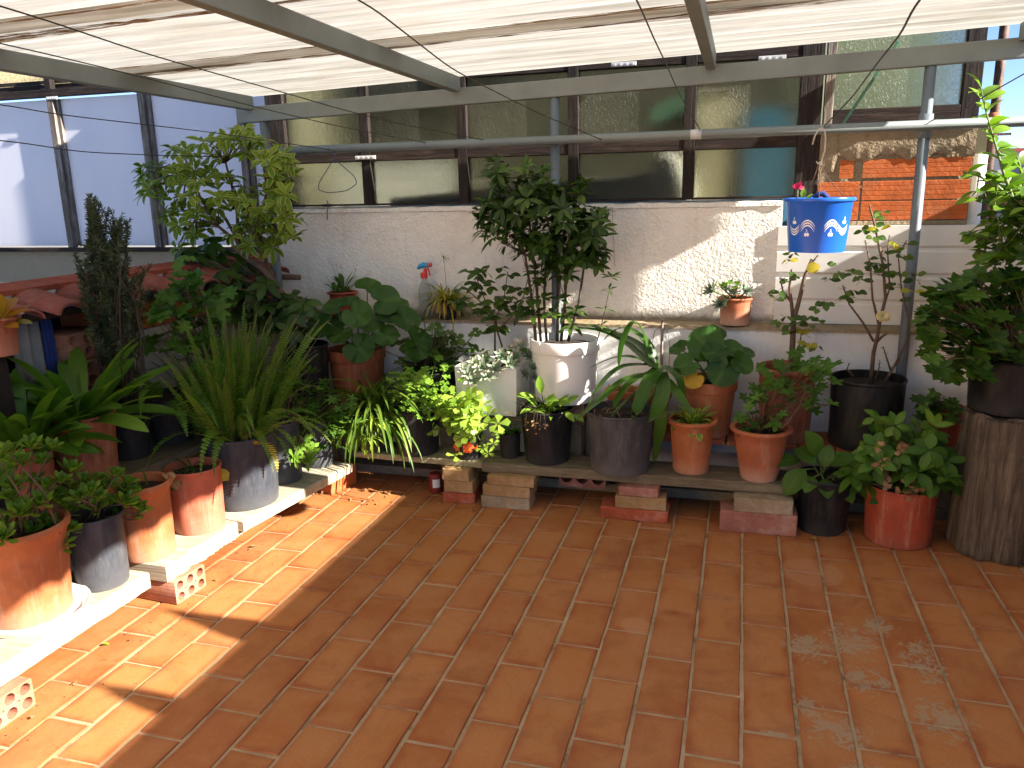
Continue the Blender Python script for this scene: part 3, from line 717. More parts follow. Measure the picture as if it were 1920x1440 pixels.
# ------------------------------------------------------------ left: polycarbonate screen on a stucco wall, mossy roof above
def left_side():
    t = thing("polycarbonate_screen", "pale blue translucent panels between wooden posts on the neighbour's wall at left", "screen", (-4.2, 4.6, 1.2)); L = t.location
    posts = [-6.0, -5.27, -4.53, -3.80, -3.07, -2.66]
    for x in posts:
        mb = MB(); mb.box(Vector((x, 4.585, 1.70)) - L, (.024, .022, .50), bev=.003); mb.build("post", M['greywood'], t, False)
        mb = MB(); mb.box(Vector((x + .038, 4.598, 1.70)) - L, (.013, .012, .49), bev=.002); mb.build("batten", M['greywood'], t, False)
    for i in range(5):
        a, b = posts[i] + .052, posts[i + 1] - .025
        mb = MB(); mb.box(Vector(((a + b) / 2, 4.612, 1.70)) - L, ((b - a) / 2, .005, .49)); mb.build("panel", M['poly'], t, False)
    mb = MB(); mb.box(Vector((-4.33, 4.575, 1.185)) - L, (1.70, .03, .014), bev=.003); mb.build("bottom_rail", M['frameh'], t, False)
    mb = MB(); mb.box(Vector((-4.33, 4.580, 2.225)) - L, (1.70, .025, .024), bev=.003); mb.build("top_rail", M['frameh'], t, False)
    mb = MB(); p = at(97, 184, 4.545); mb.box(p - L, (.045, .004, .010), bev=.002)
    for s in (-.03, -.01, .01, .03): mb.tube([p - L + Vector((s, -.003, 0)), p - L + Vector((s, -.008, 0))], .005, 8)
    mb.build("fixing_plate", M['screw'], t, False)
    mb = MB(); mb.box(Vector((-4.53, 4.585, 2.36)) - L, (.024, .022, .11), bev=.003); mb.build("post", M['frame'], t, False)
    w_ = MB(); w_.box((0, 0, 0), (1.72, .12, 2.28), bev=.004)
    o = w_.build("stucco_wall", M['grey_st'], None, False, (-4.35, 4.72, -1.11)); tag(o, "rough grey stucco wall carrying the pale blue panels at far left", "wall")
    # corrugated mossy roof behind
    r = thing("mossy_roof", "underside of a brown mossy corrugated roof above the pale blue panels", "roof", (-4.6, 5.6, 2.5)); Lr = r.location
    mb = MB(); vs = []; fs = []; ny = 240; nx = 10
    for a in range(nx + 1):
        for b in range(ny + 1):
            y = 4.62 + 4.6 * b / ny; x = -6.6 + 3.72 * a / nx
            vs.append(Vector((x, y, 2.275 + (y - 4.62) * .36 + .018 * math.sin(2 * math.pi * (y - 4.6) / .13))) - Lr)
    for a in range(nx):
        for b in range(ny): fs.append((a * (ny + 1) + b, (a + 1) * (ny + 1) + b, (a + 1) * (ny + 1) + b + 1, a * (ny + 1) + b + 1))
    mb.add(vs, fs); mb.build("roof_sheet", M['mossroof'], r)
    mb = MB(); mb.box(Vector((-4.75, 4.64, 2.272)) - Lr, (1.86, .015, .045)); mb.build('fascia', M['frameh'], r, False)
    for x in (-6.2, -4.75, -3.3):
        mb = MB(); mb.box(Vector((x, 6.0, 2.72)) - Lr, (.025, 1.4, .03), Matrix.Rotation(math.atan(.36), 3, 'X')); mb.build("rafter", M['frame'], r, False)
    # left boundary wall with a little clay-tiled eave over a niche
    t = thing("boundary_wall", "low left wall of whitewashed and orange brick capped with red clay tiles", "wall", (-2.72, 3.0, 0)); L = t.location
    def bx(name, x0, x1, y0, y1, z0, z1, m, bev=.004):
        mb = MB(); mb.box(Vector(((x0 + x1) / 2, (y0 + y1) / 2, (z0 + z1) / 2)) - L, ((x1 - x0) / 2, (y1 - y0) / 2, (z1 - z0) / 2), bev=bev); return mb.build(name, m, t, False)
    bx("wall_base", -2.95, -2.63, 1.0, 4.13, -.06, .74, M['whitew'])
    bx("pier", -2.95, -2.62, 2.78, 4.13, .745, .93, M['whitew'])
    for y in np.arange(2.79, 4.0, .26): bx("orange_brick", -2.95, -2.615, y, y + .245, .935, 1.055, M['brick_o'])
    bx("wall_back", -2.95, -2.87, 1.0, 2.775, .745, 1.09, M['dark'])  # near-black back: the niche's shade is put into its colour
    bx("lintel", -2.95, -2.60, 1.0, 4.13, 1.06, 1.095, M['frameh'])
    bx("side_pier", -2.95, -2.62, 1.0, 2.02, .745, 1.055, M['whitew'])
    for k, y in enumerate(np.arange(1.0, 4.1, .30)):
        mb = MB(); mb.box(Vector((-2.765, y + .149, 1.178)) - L, (.055, .1475, .012), Matrix.Rotation(rad(10), 3, 'Y'), .002); mb.build("coping_tile", M['copingtile'], t, False)
    for k, y in enumerate(np.arange(1.1, 4.0, .215)):      # curved clay tiles sloping down towards the terrace
        mb = MB(); vs = []; fs = []; n = 12; m_ = 4; rr = .084
        for a in range(m_ + 1):
            x = -2.73 + .22 * a / m_; z = 1.192 - .050 * a / m_; r1 = rr * (1 - .08 * a / m_)
            for sh in (0, 1):
                for b in range(n + 1):
                    an = math.pi * b / n; r2 = r1 - .012 * sh
                    vs.append(Vector((x, y + .11 - r2 * math.cos(an) * 1.0, z - .060 + .55 * r2 * math.sin(an))) - L)
        w2 = n + 1
        for a in range(m_):
            for sh in (0, 1):
                for b in range(n):
                    i = (a * 2 + sh) * w2 + b; j = ((a + 1) * 2 + sh) * w2 + b
                    fs.append((i, j, j + 1, i + 1))
        for b in range(n):
            i = (m_ * 2) * w2 + b; fs.append((i, i + 1, i + 1 + w2, i + w2))
        mb.add(vs, fs, 0, U(0, 1)); mb.build("roof_tile", M['rooftile'], t, True, sharp=40)
left_side()

def right_side():
    o = MB(); o.box((0, 0, 0), (.10, 1.77, 2.65), bev=.004)
    q = o.build("house_wall", M['warmw'], None, False, (2.0, 2.53, -.71)); tag(q, "plain cream side wall of the house along the right of the terrace", "wall")
    o = MB(); o.box((0, 0, 0), (.10, 2.45, 2.8), bev=.004)
    q = o.build("bounce_wall", M['warmw'], None, False, (-2.85, -1.49, -.6)); tag(q, "unseen cream wall added left of the terrace to bounce warm sunlight, nearer than the niche", "wall")  # unseen wall added to bounce warm sunlight towards the back of the terrace
    for (x, y, lab) in ((1.95, 1.72, "unseen pointed cone added on the house wall to notch its shadow, nearer the camera"), (1.95, 1.28, "unseen pointed cone added on the house wall to notch its shadow, close to the house")):  # unseen cones added so the wall's shadow on the floor gets two notches
        kk = .62 if y > 1.5 else .42; mb = MB(); mb.lathe([(.05 * kk, 0), (.055 * kk, .03), (.110 * kk, .035), (.110 * kk, .05), (.07 * kk, .13), (.03 * kk, .21 * (kk + .38)), (.004, .26 * (kk + .38))], 20)
        q = mb.build("shadow_notch_cone", M['tc2'], None, True, (x, y, 1.94), 40); tag(q, lab, "shadow caster")
    t = thing("white_pipe", "white plastic pipe standing right of the brick panel, behind the lemon leaves", "pipe", (1.055, 4.32, .6)); mb = MB()
    mb.tube([(0, 0, 0), (.0, 0, .62), (.006, 0, 1.04)], .032, 16); mb.build("pipe", M['pvc'], t)
    mb = MB(); mb.tube([(0, 0, .66), (0, 0, .74)], .038, 16); mb.build("joint", M['pvc'], t)
    t = thing("rusty_pipe", "tall brown rusty pipe rising into the sky at the right edge", "pipe", (1.125, 4.42, .6)); mb = MB()
    mb.tube([(0, 0, 0), (0, 0, 2.2)], .021, 14); mb.build("pipe", M['rustpipe'], t)
    mb = MB(); mb.tube([(0, 0, 1.13), (0, 0, 1.16), (0, 0, 1.20), (0, 0, 1.23)], [.022, .034, .034, .022], 14); mb.build("coupling", M['tcp'], t)
    mb = MB(); mb.box((.05, 0, 1.13), (.03, .004, .006)); mb.build("bracket", M['rustpipe'], t, False)
    for (px, py, y, lab, wd, wall, roof) in ((1912, 284, 34, "pale distant house with a red roof edge, seen at the right edge of the picture", 1.6, M['farwall'], M['farroof']), (1895, 350, 26, "low purplish distant house below the pale one at the right edge", 2.4, M['farroof'], M['farwall'])):
        p = at(px, py, y); t = thing("distant_house", lab, "house", (p.x + wd * .6, y + 2, -3.4)); h = p.z + 3.4
        mb = MB(); mb.box((0, 0, h / 2), (wd, 2, h / 2)); mb.build("wall", wall, t, False)
        mb = MB(); mb.box((0, 0, h + .06), (wd + .15, 2.15, .06)); mb.build("roof", roof, t, False)
        for k in range(3):
            mb = MB(); mb.box((-wd * .6 + k * wd * .6, -2.01, h - .9), (.28, .02, .4), bev=.01); mb.build("window", M['glassfar'], t, False)
right_side()
# ------------------------------------------------------------ planks, bricks, shelves
def plank(label, p0, p1, width, th, top, m, name="plank", group=None, side=1, rag=.003, warp=.0, cut=0.0):
    """board whose front edge runs p0->p1 (xy), width away from the terrace side, top at z"""
    a = Vector((*p0, 0)); b = Vector((*p1, 0)); d = (b - a); Ln = d.length; d.normalize(); nrm = Vector((-d.y, d.x, 0)) * side
    c = (a + b) / 2 + nrm * width / 2
    t = tag(bpy.data.objects.new(name, None), label, "plank", group)
    n = 70; vs = []; fs = []; jw = [0.0] * 6
    rotz = math.atan2(d.y, d.x)
    for i in range(n + 1):
        x = -Ln / 2 + Ln * i / n; ew = width / 2 * side
        jw = [a_ * .80 + U(-rag, rag) * .55 for a_ in jw]; j = [a_ + U(-rag, rag) * .12 for a_ in jw]; z = warp * math.sin(i * .4)
        xs = x + (U(-cut, cut) if i in (0, n) else 0)
        vs += [(xs, -ew + j[0], z - th), (xs, -ew + j[0] * .8, z - .005), (xs, -ew + .005 * side + j[1], z + j[2] * .3), (xs, ew - .005 * side + j[3], z + j[4] * .3), (xs, ew + j[5], z - .006), (xs, ew + j[5], z - th)]
    for i in range(n):
        for q in range(6): fs.append((i * 6 + q, (i + 1) * 6 + q, (i + 1) * 6 + (q + 1) % 6, i * 6 + (q + 1) % 6))
    fs += [tuple(range(6)), tuple(n * 6 + q for q in range(5, -1, -1))]
    mb = MB(); mb.add(vs, fs); o = mb.build(name, m, None, False, (c.x, c.y, top)); o.rotation_euler.z = rotz
    bpy.data.objects.remove(t); tag(o, label, "plank", group)
    return o
pg = "planks carrying the pots"
plank("thick pale plank nearest the camera on the left, under the saucer", (-2.075, 1.25), (-2.065, 2.215), .26, .062, .162, M['plank_l'], group=pg, side=1, rag=.004)
plank("rough chipped block of pale timber under the two terracotta pots at left", (-2.035, 2.27), (-2.02, 2.80), .27, .064, .160, M['plank_l'], group=pg, side=1, rag=.011, cut=.02)
plank("long smooth pale plank running back to the corner under the fern pot", (-1.99, 2.70), (-1.885, 3.50), .34, .045, .165, M['plank_l'], group=pg, side=1, rag=.002)
plank("greenish plank at the corner under the parsley pot", (-1.90, 3.55), (-1.19, 3.53), .21, .030, .212, M['plank_g'], group=pg, side=1, rag=.002)
plank("long dark weathered plank along the back, on brick stacks", (-1.185, 3.525), (.262, 3.53), .215, .045, .212, M['plank'], group=pg, side=1, rag=.004)
plank("dark raised plank behind the front left row of pots", (-2.31, 1.45), (-2.25, 3.45), .27, .035, .452, M['plank'], group=pg, side=1, rag=.004)
plank("raised board below the white pot and the foam box", (-2.28, 3.755), (-.72, 3.755), .225, .035, .402, M['plank'], group=pg, side=1)

def brick(label, c, dims, rz, m, group="bricks under the planks", name="brick", bev=.005):
    mb = MB(); mb.box((0, 0, dims[2] / 2), (dims[0] / 2, dims[1] / 2, dims[2] / 2), None, bev)
    # wear: nudge corners a little
    mb.v = [Vector(v) + Vector((U(-.0025, .0025), U(-.0025, .0025), U(-.001, .001))) for v in mb.v]
    o = mb.build(name, m, None, False, c); o.rotation_euler.z = rz
    return tag(o, label, "brick", group)
def stack(x, y, spec, z=0.0):
    for (lab, dx, w_, d, h, rz, m) in spec:
        brick(lab, (x + dx, y + d / 2, z), (w_, d, h - .001), rz, m); z += h
stack(-1.31, 3.49, [("red brick at the foot of the leftmost three-brick stack", 0, .165, .12, .056, .1, M['brick_r']), ("tan brick in the middle of the leftmost stack", .005, .15, .12, .063, .05, M['brick_t']), ("small tan brick on top of the leftmost stack", -.005, .14, .12, .060, 0, M['brick_t'])])
stack(-1.06, 3.48, [("wide grey tan brick at the foot of the second stack from the left", 0, .245, .13, .060, .03, M['brick_g']), ("tan brick with a pale splash in the middle of the second stack", .01, .24, .13, .058, -.03, M['brick_t']), ("tan brick on top of the second stack from the left", .03, .235, .12, .048, 0, M['brick_t'])])
stack(-.43, 3.475, [("red painted brick with white scratches at the foot of the middle stack", 0, .315, .13, .058, -.02, M['brick_r']), ("ochre brick in the middle of the third stack", .03, .235, .12, .062, .02, M['brick_t']), ("short rounded whitish brick on top of the third stack", .02, .185, .11, .046, 0, M['brick_p'])])
stack(.125, 3.455, [("wide pink clay block at the foot of the rightmost stack", 0, .33, .14, .098, .02, M['brick_p']), ("grey brown brick on top of the rightmost stack", .02, .25, .12, .066, .0, M['brick_g'])])
brick("orange brick under the corner end of the pale plank", (-2.03, 3.56, 0), (.14, .20, .118), -.25, M['brick_o'])

def hollow(label, loc, dims, rz, cols=3, rows=2, m=None, hr=.38, group="hollow clay bricks"):
    """length along X, holes through it; ends face +-X"""
    Lx, W, H = dims; t = None
    cu = bpy.data.curves.new("hollow_brick", 'CURVE'); cu.dimensions = '2D'; cu.fill_mode = 'BOTH'; cu.extrude = Lx / 2
    def spl(pts):
        s = cu.splines.new('POLY'); s.points.add(len(pts) - 1)
        for p, q in zip(s.points, pts): p.co = (*q, 0, 1)
        s.use_cyclic_u = True
    b = .004; o = []
    spl([(-W / 2 + b, 0), (W / 2 - b, 0), (W / 2, b), (W / 2, H - b), (W / 2 - b, H), (-W / 2 + b, H), (-W / 2, H - b), (-W / 2, b)])
    cw, ch = W / cols, H / rows; R = min(cw, ch) * hr
    for i in range(cols):
        for j in range(rows):
            cx, cy = -W / 2 + cw * (i + .5), ch * (j + .5)
            spl([(cx + R * math.cos(2 * math.pi * k / 18), cy + R * math.sin(2 * math.pi * k / 18)) for k in range(18)])
    for i in range(1, cols):
        cx, cy = -W / 2 + cw * i, H / 2
        spl([(cx + .004 * math.cos(2 * math.pi * k / 8), cy + .004 * math.sin(2 * math.pi * k / 8)) for k in range(8)])
    tmp = bpy.data.objects.new("hollow_tmp", cu); COL.objects.link(tmp)
    dg = bpy.context.evaluated_depsgraph_get(); me = bpy.data.meshes.new_from_object(tmp.evaluated_get(dg))
    bpy.data.objects.remove(tmp); bpy.data.curves.remove(cu)
    me.transform(Matrix(((0, 0, 1, 0), (1, 0, 0, 0), (0, 1, 0, 0), (0, 0, 0, 1))))
    me.materials.clear(); me.materials.append(m or M['brick_h']); me.name = "hollow_brick"
    o = bpy.data.objects.new("hollow_brick", me); COL.objects.link(o); o.location = loc; o.rotation_euler.z = rz
    return tag(o, label, "brick", group)
hollow("six-hole clay brick poking out where two pale planks meet", (-2.140, 2.365, .001), (.27, .165, .094), rad(-3))
hollow("six-hole clay brick at the bottom left corner of the floor", (-2.155, 1.575, .001), (.25, .155, .094), rad(-2))
hollow("dark hollow brick in the gloom under the long weathered plank", (-.72, 3.78, .052), (.14, .24, .10), rad(90), 3, 1, M['brick_p'])
hollow("pink hollow brick in the niche of the left wall, topmost", (-2.72, 2.655, .865), (.20, .22, .115), rad(0), 3, 2)
hollow("pink hollow brick in the niche, lower one", (-2.72, 2.655, .746), (.20, .22, .115), rad(0), 3, 2)
for i, (x, y) in enumerate(((-2.15, 3.80), (-1.45, 3.82), (-.80, 3.82))):
    brick(["upright support block at the left end of the raised board", "upright support block in the middle of the raised board", "upright support block at the right end of the raised board"][i], (x, y + .04, .0505), (.12, .13, .315), 0, M['brick_g'], "supports of the raised board", "support_block")
for i, y in enumerate((1.62, 2.45, 3.25)):
    brick(["support block of the left raised plank nearest the camera", "support block of the left raised plank, middle", "support block of the left raised plank by the corner"][i], (-2.44, y, .001), (.16, .14, .414), 0, M['brick_g'], "supports of the left raised plank", "support_block")
brick("tall dark block carrying the clay pot at the left edge", (-2.51, 2.08, .453), (.10, .10, .54), .05, M['frame'], None, "support_block")

def tile_shelf():
    t = thing("tile_shelf", "low shelf of red tiles on a blue-grey steel bar, right of the long plank", "shelf", (.15, 3.87, 0)); L = t.location
    mb = MB(); mb.box(Vector((-.02, 3.775, .292)) - L, (.66, .012, .022), None, .002); mb.build("front_bar", M['bluemetal'], t, False)
    mb = MB(); mb.box(Vector((-.02, 3.965, .292)) - L, (.66, .012, .022), None, .002); mb.build("rear_bar", M['bluemetal'], t, False)
    for x in (-.66, .62):
        for y in (3.775, 3.965):
            mb = MB(); mb.box(Vector((x, y, .159)) - L, (.012, .010, .108), None, .002); mb.build("leg", M['bluemetal'], t, False)
    for i in range(8):
        mb = MB(); x = -.595 + i * .162; mb.box(Vector((x, 3.862 + U(-.006, .006), .326)) - L, (.078, .125, .011), Matrix.Rotation(U(-.02, .02), 3, 'Z'), .003); mb.build("shelf_tile", M['tcs' if i % 2 else 'tcd'], t, False)
tile_shelf()

# ------------------------------------------------------------ pots
def pot_mesh(t, kind, rb, rt, h, m, rim=.0, wall=.008, soil=.88, soil_m=None, wob=.006, name="pot", sides=44):
    mb = MB(); w_ = wall
    if kind == 'rolled':      # terracotta look with a rolled collar
        rl = rim or .016
        rn = rt - rl
        pr = [(0.001, .004), (rb * .93, .004), (rb, .0), (rb + .003, .006)]
        for k in range(1, 7):
            q = k / 7; pr.append((rb + (rn - rb) * (q ** .85), h * .86 * q))
        pr += [(rn, h * .86), (rn + .003, h * .87), (rn + .004, h * .905), (rt - .002, h * .93), (rt, h * .955), (rt - .002, h * .985), (rt - rl * .6, h), (rt - rl - .002, h * .985), (rn - w_ * .6, h * .93), (rn - w_, h * .8), (rb - w_, .02), (.001, .02)]
    elif kind == 'collar':    # straight pot with a broad flat collar
        pr = [(0.001, .004), (rb * .95, .004), (rb, .0), (rb + .002, .006)]
        for k in range(1, 6): pr.append((rb + (rt - .008 - rb) * k / 6, h * .80 * k / 6))
        pr += [(rt - .010, h * .80), (rt - .002, h * .81), (rt, h * .83), (rt + .001, h * .985), (rt - .003, h), (rt - w_, h * .995), (rt - w_ - .002, h * .8), (rb - w_, .02), (.001, .02)]
    else:                     # thin nursery pot with a beaded lip
        pr = [(0.001, .012), (rb * .80, .012), (rb * .86, .0), (rb * .97, .0), (rb, .006), (rb + .001, .022), (rb + .003, .028)]
        for k in range(1, 7): pr.append((rb + .002 + (rt - .006 - rb) * k / 7, .03 + (h * .95 - .03) * k / 7))
        pr += [(rt - .005, h * .955), (rt, h * .965), (rt + .001, h * .985), (rt - .002, h), (rt - .006, h * .995), (rt - .007, h * .9), (rb - .004, .03), (.001, .03)]
    mb.lathe(pr, sides, wob=wob); o = mb.build(name, m, t, True, sharp=50); pot_o = o
    zs = h * soil; rs = (rb + (rt - rb) * soil) - w_ - (.012 if kind == 'rolled' else .003)
    mb = MB(); vs = [(0, 0, zs + .006)]; fs = []; n = 26
    for ring in range(1, 5):
        for k in range(n):
            a = 2 * math.pi * k / n; r = rs * ring / 4
            vs.append((r * math.cos(a), r * math.sin(a), zs + U(-.006, .006) * (1 if ring < 4 else .2)))
    for k in range(n): fs.append((0, 1 + k, 1 + (k + 1) % n))
    for ring in range(3):
        for k in range(n):
            a, b = 1 + ring * n + k, 1 + ring * n + (k + 1) % n; fs.append((a, a + n, b + n, b))
    mb.add(vs, fs); mb.build("soil", soil_m or M['soil'], pot_o, True)
    return zs
class Plant:
    """a potted plant: root Empty at the pot's base; builders are given world points"""
    def __init__(s, name, label, x, y, z, kind=None, rb=.1, rt=.12, h=.2, m=None, cat="potted plant", group=None, rz=None, **k):
        s.t = thing(name, label, cat, (x, y, z), 0, group); s.o = Vector((x, y, z)); s.h = h; s.rt = rt; s.rb = rb
        s.zs = pot_mesh(s.t, kind, rb, rt, h, m, **k) if kind else h
        s.lm = {}; s.st = MB(); s.top = s.o + Vector((0, 0, s.zs))
    def L(s, key='foliage'):
        if key not in s.lm: s.lm[key] = MB()
        return s.lm[key]
    def w(s, p): return Vector(p) - s.o
    def done(s, mats, stem=None, stem_name="stem"):
        for key, mb in s.lm.items():
            kk = key.split('#')[0]
            if mb.f: mb.build(kk, mats[kk] if isinstance(mats, dict) else mats, s.t, True)
        if s.st.f: s.st.build(stem_name, stem or M['stem_b'], s.t, True)
    def stem(s, pts, r0, r1=None, sides=6, n=None):
        pts = [s.w(p) for p in pts]; r1 = r0 * .6 if r1 is None else r1
        s.st.tube(pts, [r0 + (r1 - r0) * i / (len(pts) - 1) for i in range(len(pts))], sides)

def rosette(mb, c, axis, R, n, W, prof, rows=3, curl=-.5, el=(1.25, .15), mi=0, fold=.25, segs=4):
    """leaves spiralling out of one point; axis is up"""
    axis = Vector(axis).normalized(); a0 = axis.orthogonal().normalized(); b0 = axis.cross(a0)
    for i in range(n):
        q = (i + .5) / n; an = i * 2.39996 + U(-.15, .15); e = el[0] + (el[1] - el[0]) * q + U(-.12, .12)
        rd = a0 * math.cos(an) + b0 * math.sin(an)
        d = rd * math.cos(e) + axis * math.sin(e); L = R * (.45 + .55 * q) * U(.85, 1.1)
        leaf(mb, Vector(c) + rd * R * .04, d, axis, L, W * (.6 + .4 * q) * U(.85, 1.1), prof, segs, curl, fold, None, mi)
def whorl(mb, c, axis, L, n, W, prof, droop=(-.5, .35), curl=.5, mi=0, fold=.22, segs=4, rn=None):
    axis = Vector(axis).normalized(); a0 = axis.orthogonal().normalized(); b0 = axis.cross(a0); ph = U(0, 6)
    for i in range(n):
        an = ph + 2 * math.pi * i / n + U(-.2, .2); e = U(*droop)
        rd = a0 * math.cos(an) + b0 * math.sin(an); d = rd * math.cos(e) + axis * math.sin(e)
        leaf(mb, Vector(c) + d * .006, d, axis, L * U(.75, 1.1), W * U(.85, 1.1), prof, segs, curl * U(.6, 1.3), fold, rn if rn is not None else None, mi)
UP = Vector((0, 0, 1))
# ------------------------------------------------------------ plants of the left-hand rows
def succulent(P, pts, R, n, W, lf, xx, stem_r=.004, el=(1.3, .1)):
    for (px, py) in pts:
        c = atx(px, py, xx + U(-.05, .05)); cl = P.w(c)
        b = P.o + Vector((G(P.rt * .3), G(P.rt * .3), P.zs))
        mid = b.lerp(c, .5) + Vector((G(.015), G(.015), .01))
        P.stem([b, mid, c], stem_r, stem_r * .7)
        ax = (UP * .9 + (c - b).normalized() * .6 + Vector((.15, -.15, 0)))
        rosette(P.L(), cl, ax, R * U(.8, 1.15), n, W, SPOON, el=el)

P = Plant("potted_succulent", "big terracotta pot of branching succulent standing in a white saucer at left", -2.225, 1.86, .176, 'rolled', .118, .152, .318, M['tc'])
succulent(P, [(18, 850), (98, 842), (132, 885), (58, 905), (18, 935), (102, 932), (140, 922), (50, 962), (92, 990), (122, 962), (8, 985), (30, 872), (72, 1012), (112, 1022), (-10, 900), (75, 945), (40, 870), (80, 870), (115, 905), (35, 965), (75, 975), (110, 945), (5, 1010), (50, 1000), (-5, 860), (60, 840), (25, 915), (85, 915), (130, 995)], .060, 20, .022, None, -2.16, .0035)
P.done(LF['hydr'], M['stem_b'])
mb = MB(); mb.lathe([(.001, .004), (.125, .004), (.13, 0), (.140, .002), (.166, .030), (.170, .031), (.171, .028), (.147, .0), (.142, -.0), (.13, .010), (.001, .010)], 44)
o = mb.build("saucer", M['saucer'], None, True, (-2.222, 1.862, .1625), 40); tag(o, "white plastic saucer under the big terracotta pot at the left edge", "saucer")

P = Plant("potted_succulent", "dusty black pot with a spreading green succulent, between two terracotta pots at left", -2.172, 2.112, .1625, None or 'thin', .086, .098, .268, M['blk2'])
succulent(P, [(190, 902), (216, 892), (252, 952), (272, 936), (232, 932), (172, 922), (206, 945), (240, 908), (262, 962), (150, 935), (185, 935), (160, 905), (200, 915), (225, 925), (245, 925), (215, 965), (180, 955), (255, 975), (235, 945)], .058, 18, .022, None, -2.11, .0035)
P.done(LF['hydr'], M['stem_b'])

P = Plant("potted_stalks", "terracotta pot nearly empty but for a few stalks and a curled dry leaf, at left", -2.185, 2.362, .1605, 'rolled', .098, .118, .298, M['tc'])
for (px, py, l_) in ((280, 872, .12), (268, 890, .07), (300, 885, .05)):
    b = P.w(atx(px, 925, -2.18)); leaf(P.L(), b, (G(.1), G(.1), 1), (1, 0, 0), l_, .012, LANCE, 4, .2, .3)
for (px, py) in ((308, 890), (318, 905), (290, 915)):
    leaf(P.L("dry_foliage"), P.w(atx(px, py, -2.15)), (.6, -.3, .3), UP, .07, .045, BROAD, 5, 1.3, .4)
P.done({'foliage': LF['straps'], 'dry_foliage': LF['dry']})

P = Plant("potted_arum", "smooth pinkish red pot with a few yellowing arum leaves, at left", -2.150, 2.628, .1605, 'thin', .101, .112, .272, M['tcp'])
for (px, py, ex, ey, s) in ((397, 884, .9, -.1, .085), (360, 892, .5, -.6, .06), (340, 905, -.3, -.3, .05), (372, 905, .3, -.8, .05)):
    c = atx(px, py, -2.12); b = P.top + Vector((G(.03), G(.03), 0)); P.stem([b, b.lerp(c, .6) + Vector((0, 0, .01)), c], .003, .002)
    leaf(P.L("yellowing_foliage" if s > .055 else "foliage"), P.w(c), (ex, ey, -.1), (.3, -.4, .8), s, s * .75, BROAD, 5, .7, .25)
for i in range(10): leaf(P.L(), P.w(P.top + Vector((G(.04), G(.04), 0))), rdir(.5, 1.3), UP, U(.06, .13), .008, STRAP, 4, .8, .3)
P.done({'foliage': LF['straps'], 'yellowing_foliage': LF['spidery']}, M['stem_g'])

def frond(mb, st, b, d, L, W, curl, n=26, hang=0):
    """one sword-fern frond: a rachis with narrow pinnae on both sides"""
    d = Vector(d).normalized(); h = Vector((d.x, d.y, 0))
    h = h.normalized() if h.length > .05 else rdir(0, 0)
    sd = d.cross(UP); sd = sd.normalized() if sd.length > .05 else Vector((1, 0, 0))
    tw = Matrix.Rotation(U(-.9, .9), 3, d); sd = tw @ sd
    nn = sd.cross(d).normalized()
    if nn.z < 0 and abs(d.z) < .8: nn = -nn
    c = Vector(b); pts = [c.copy()]; th = 0
    rn = min(1, max(0, random.gauss(.5, .26)))
    dirs = [d]
    for i in range(n):
        q = i / n; th = curl * q ** 1.6
        dd = (d * math.cos(th) + (h * .55 - UP * .85).normalized() * math.sin(th)).normalized()
        c = c + dd * (L / n); pts.append(c.copy()); dirs.append(dd)
    st.tube(pts[::3] + [pts[-1]], .0016, 4, caps=False)
    for i in range(3, n + 1):
        q = i / n; w = W * min(1, (q - .04) * 5) * (1 - max(0, q - .45) ** 1.5 * 2.2)
        if w < .003: continue
        dd = dirs[i]; n2 = sd.cross(dd).normalized()
        for s in (-1, 1):
            pd = (sd * s + dd * .22 + n2 * U(-.15, .25)).normalized()
            p0 = pts[i]; wd = L / n * .86
            p1 = p0 + pd * w * .5; p2 = p0 + pd * w
            mb.add([p0 - dd * wd * .45, p1 - dd * wd * .42, p2, p1 + dd * wd * .5, p0 + dd * wd * .5], [(0, 1, 2, 3, 4)], 0, min(1, max(0, rn + G(.06))), [(.5, 0), (.3, .5), (.5, 1), (.7, .5), (.5, 0)])

P = Plant("potted_fern", "large black pot of upright sword fern on the long pale plank", -2.128, 2.925, .1655, 'thin', .146, .166, .328, M['blk2'])
for i in range(135):
    a = U(0, 6.283); r = P.rt * .8 * math.sqrt(U(0, 1)); b = P.top + Vector((r * math.cos(a), r * math.sin(a), 0))
    out = Vector((math.cos(a), math.sin(a), 0)) * (.08 + .62 * (r / P.rt) ** 2 * U(.3, 1.4))
    L = U(.36, .62) * (1.0 if i < 112 else .85); cu = U(.05, .5) + .7 * (r / P.rt) ** 2 * U(0, 1)
    if i >= 112: out *= 2.4; cu = U(1.0, 1.9)
    frond(P.L(), P.st, P.w(b), UP + out + Vector((.08, .05, 0)), L, U(.024, .032), cu, int(L / .0125))
for (ax, ay, l_, cu) in ((.9, -.5, .42, 2.0), (.4, -1, .40, 1.9), (-.2, -1, .45, 1.7), (.3, -.9, .5, 1.8), (1, .2, .4, 1.8)):
    frond(P.L(), P.st, P.w(P.top + Vector((ax * .1, ay * .1, 0))), Vector((ax * .8, ay * .8, .75)), l_, .030, cu, 28)
frond(P.L("dry_foliage"), P.st, P.w(P.top + Vector((.12, -.08, 0))), (.7, -.4, .5), .28, .03, 2.4, 22)
P.done({'foliage': LF['fern'], 'dry_foliage': LF['spidery']}, M['stem_b'])

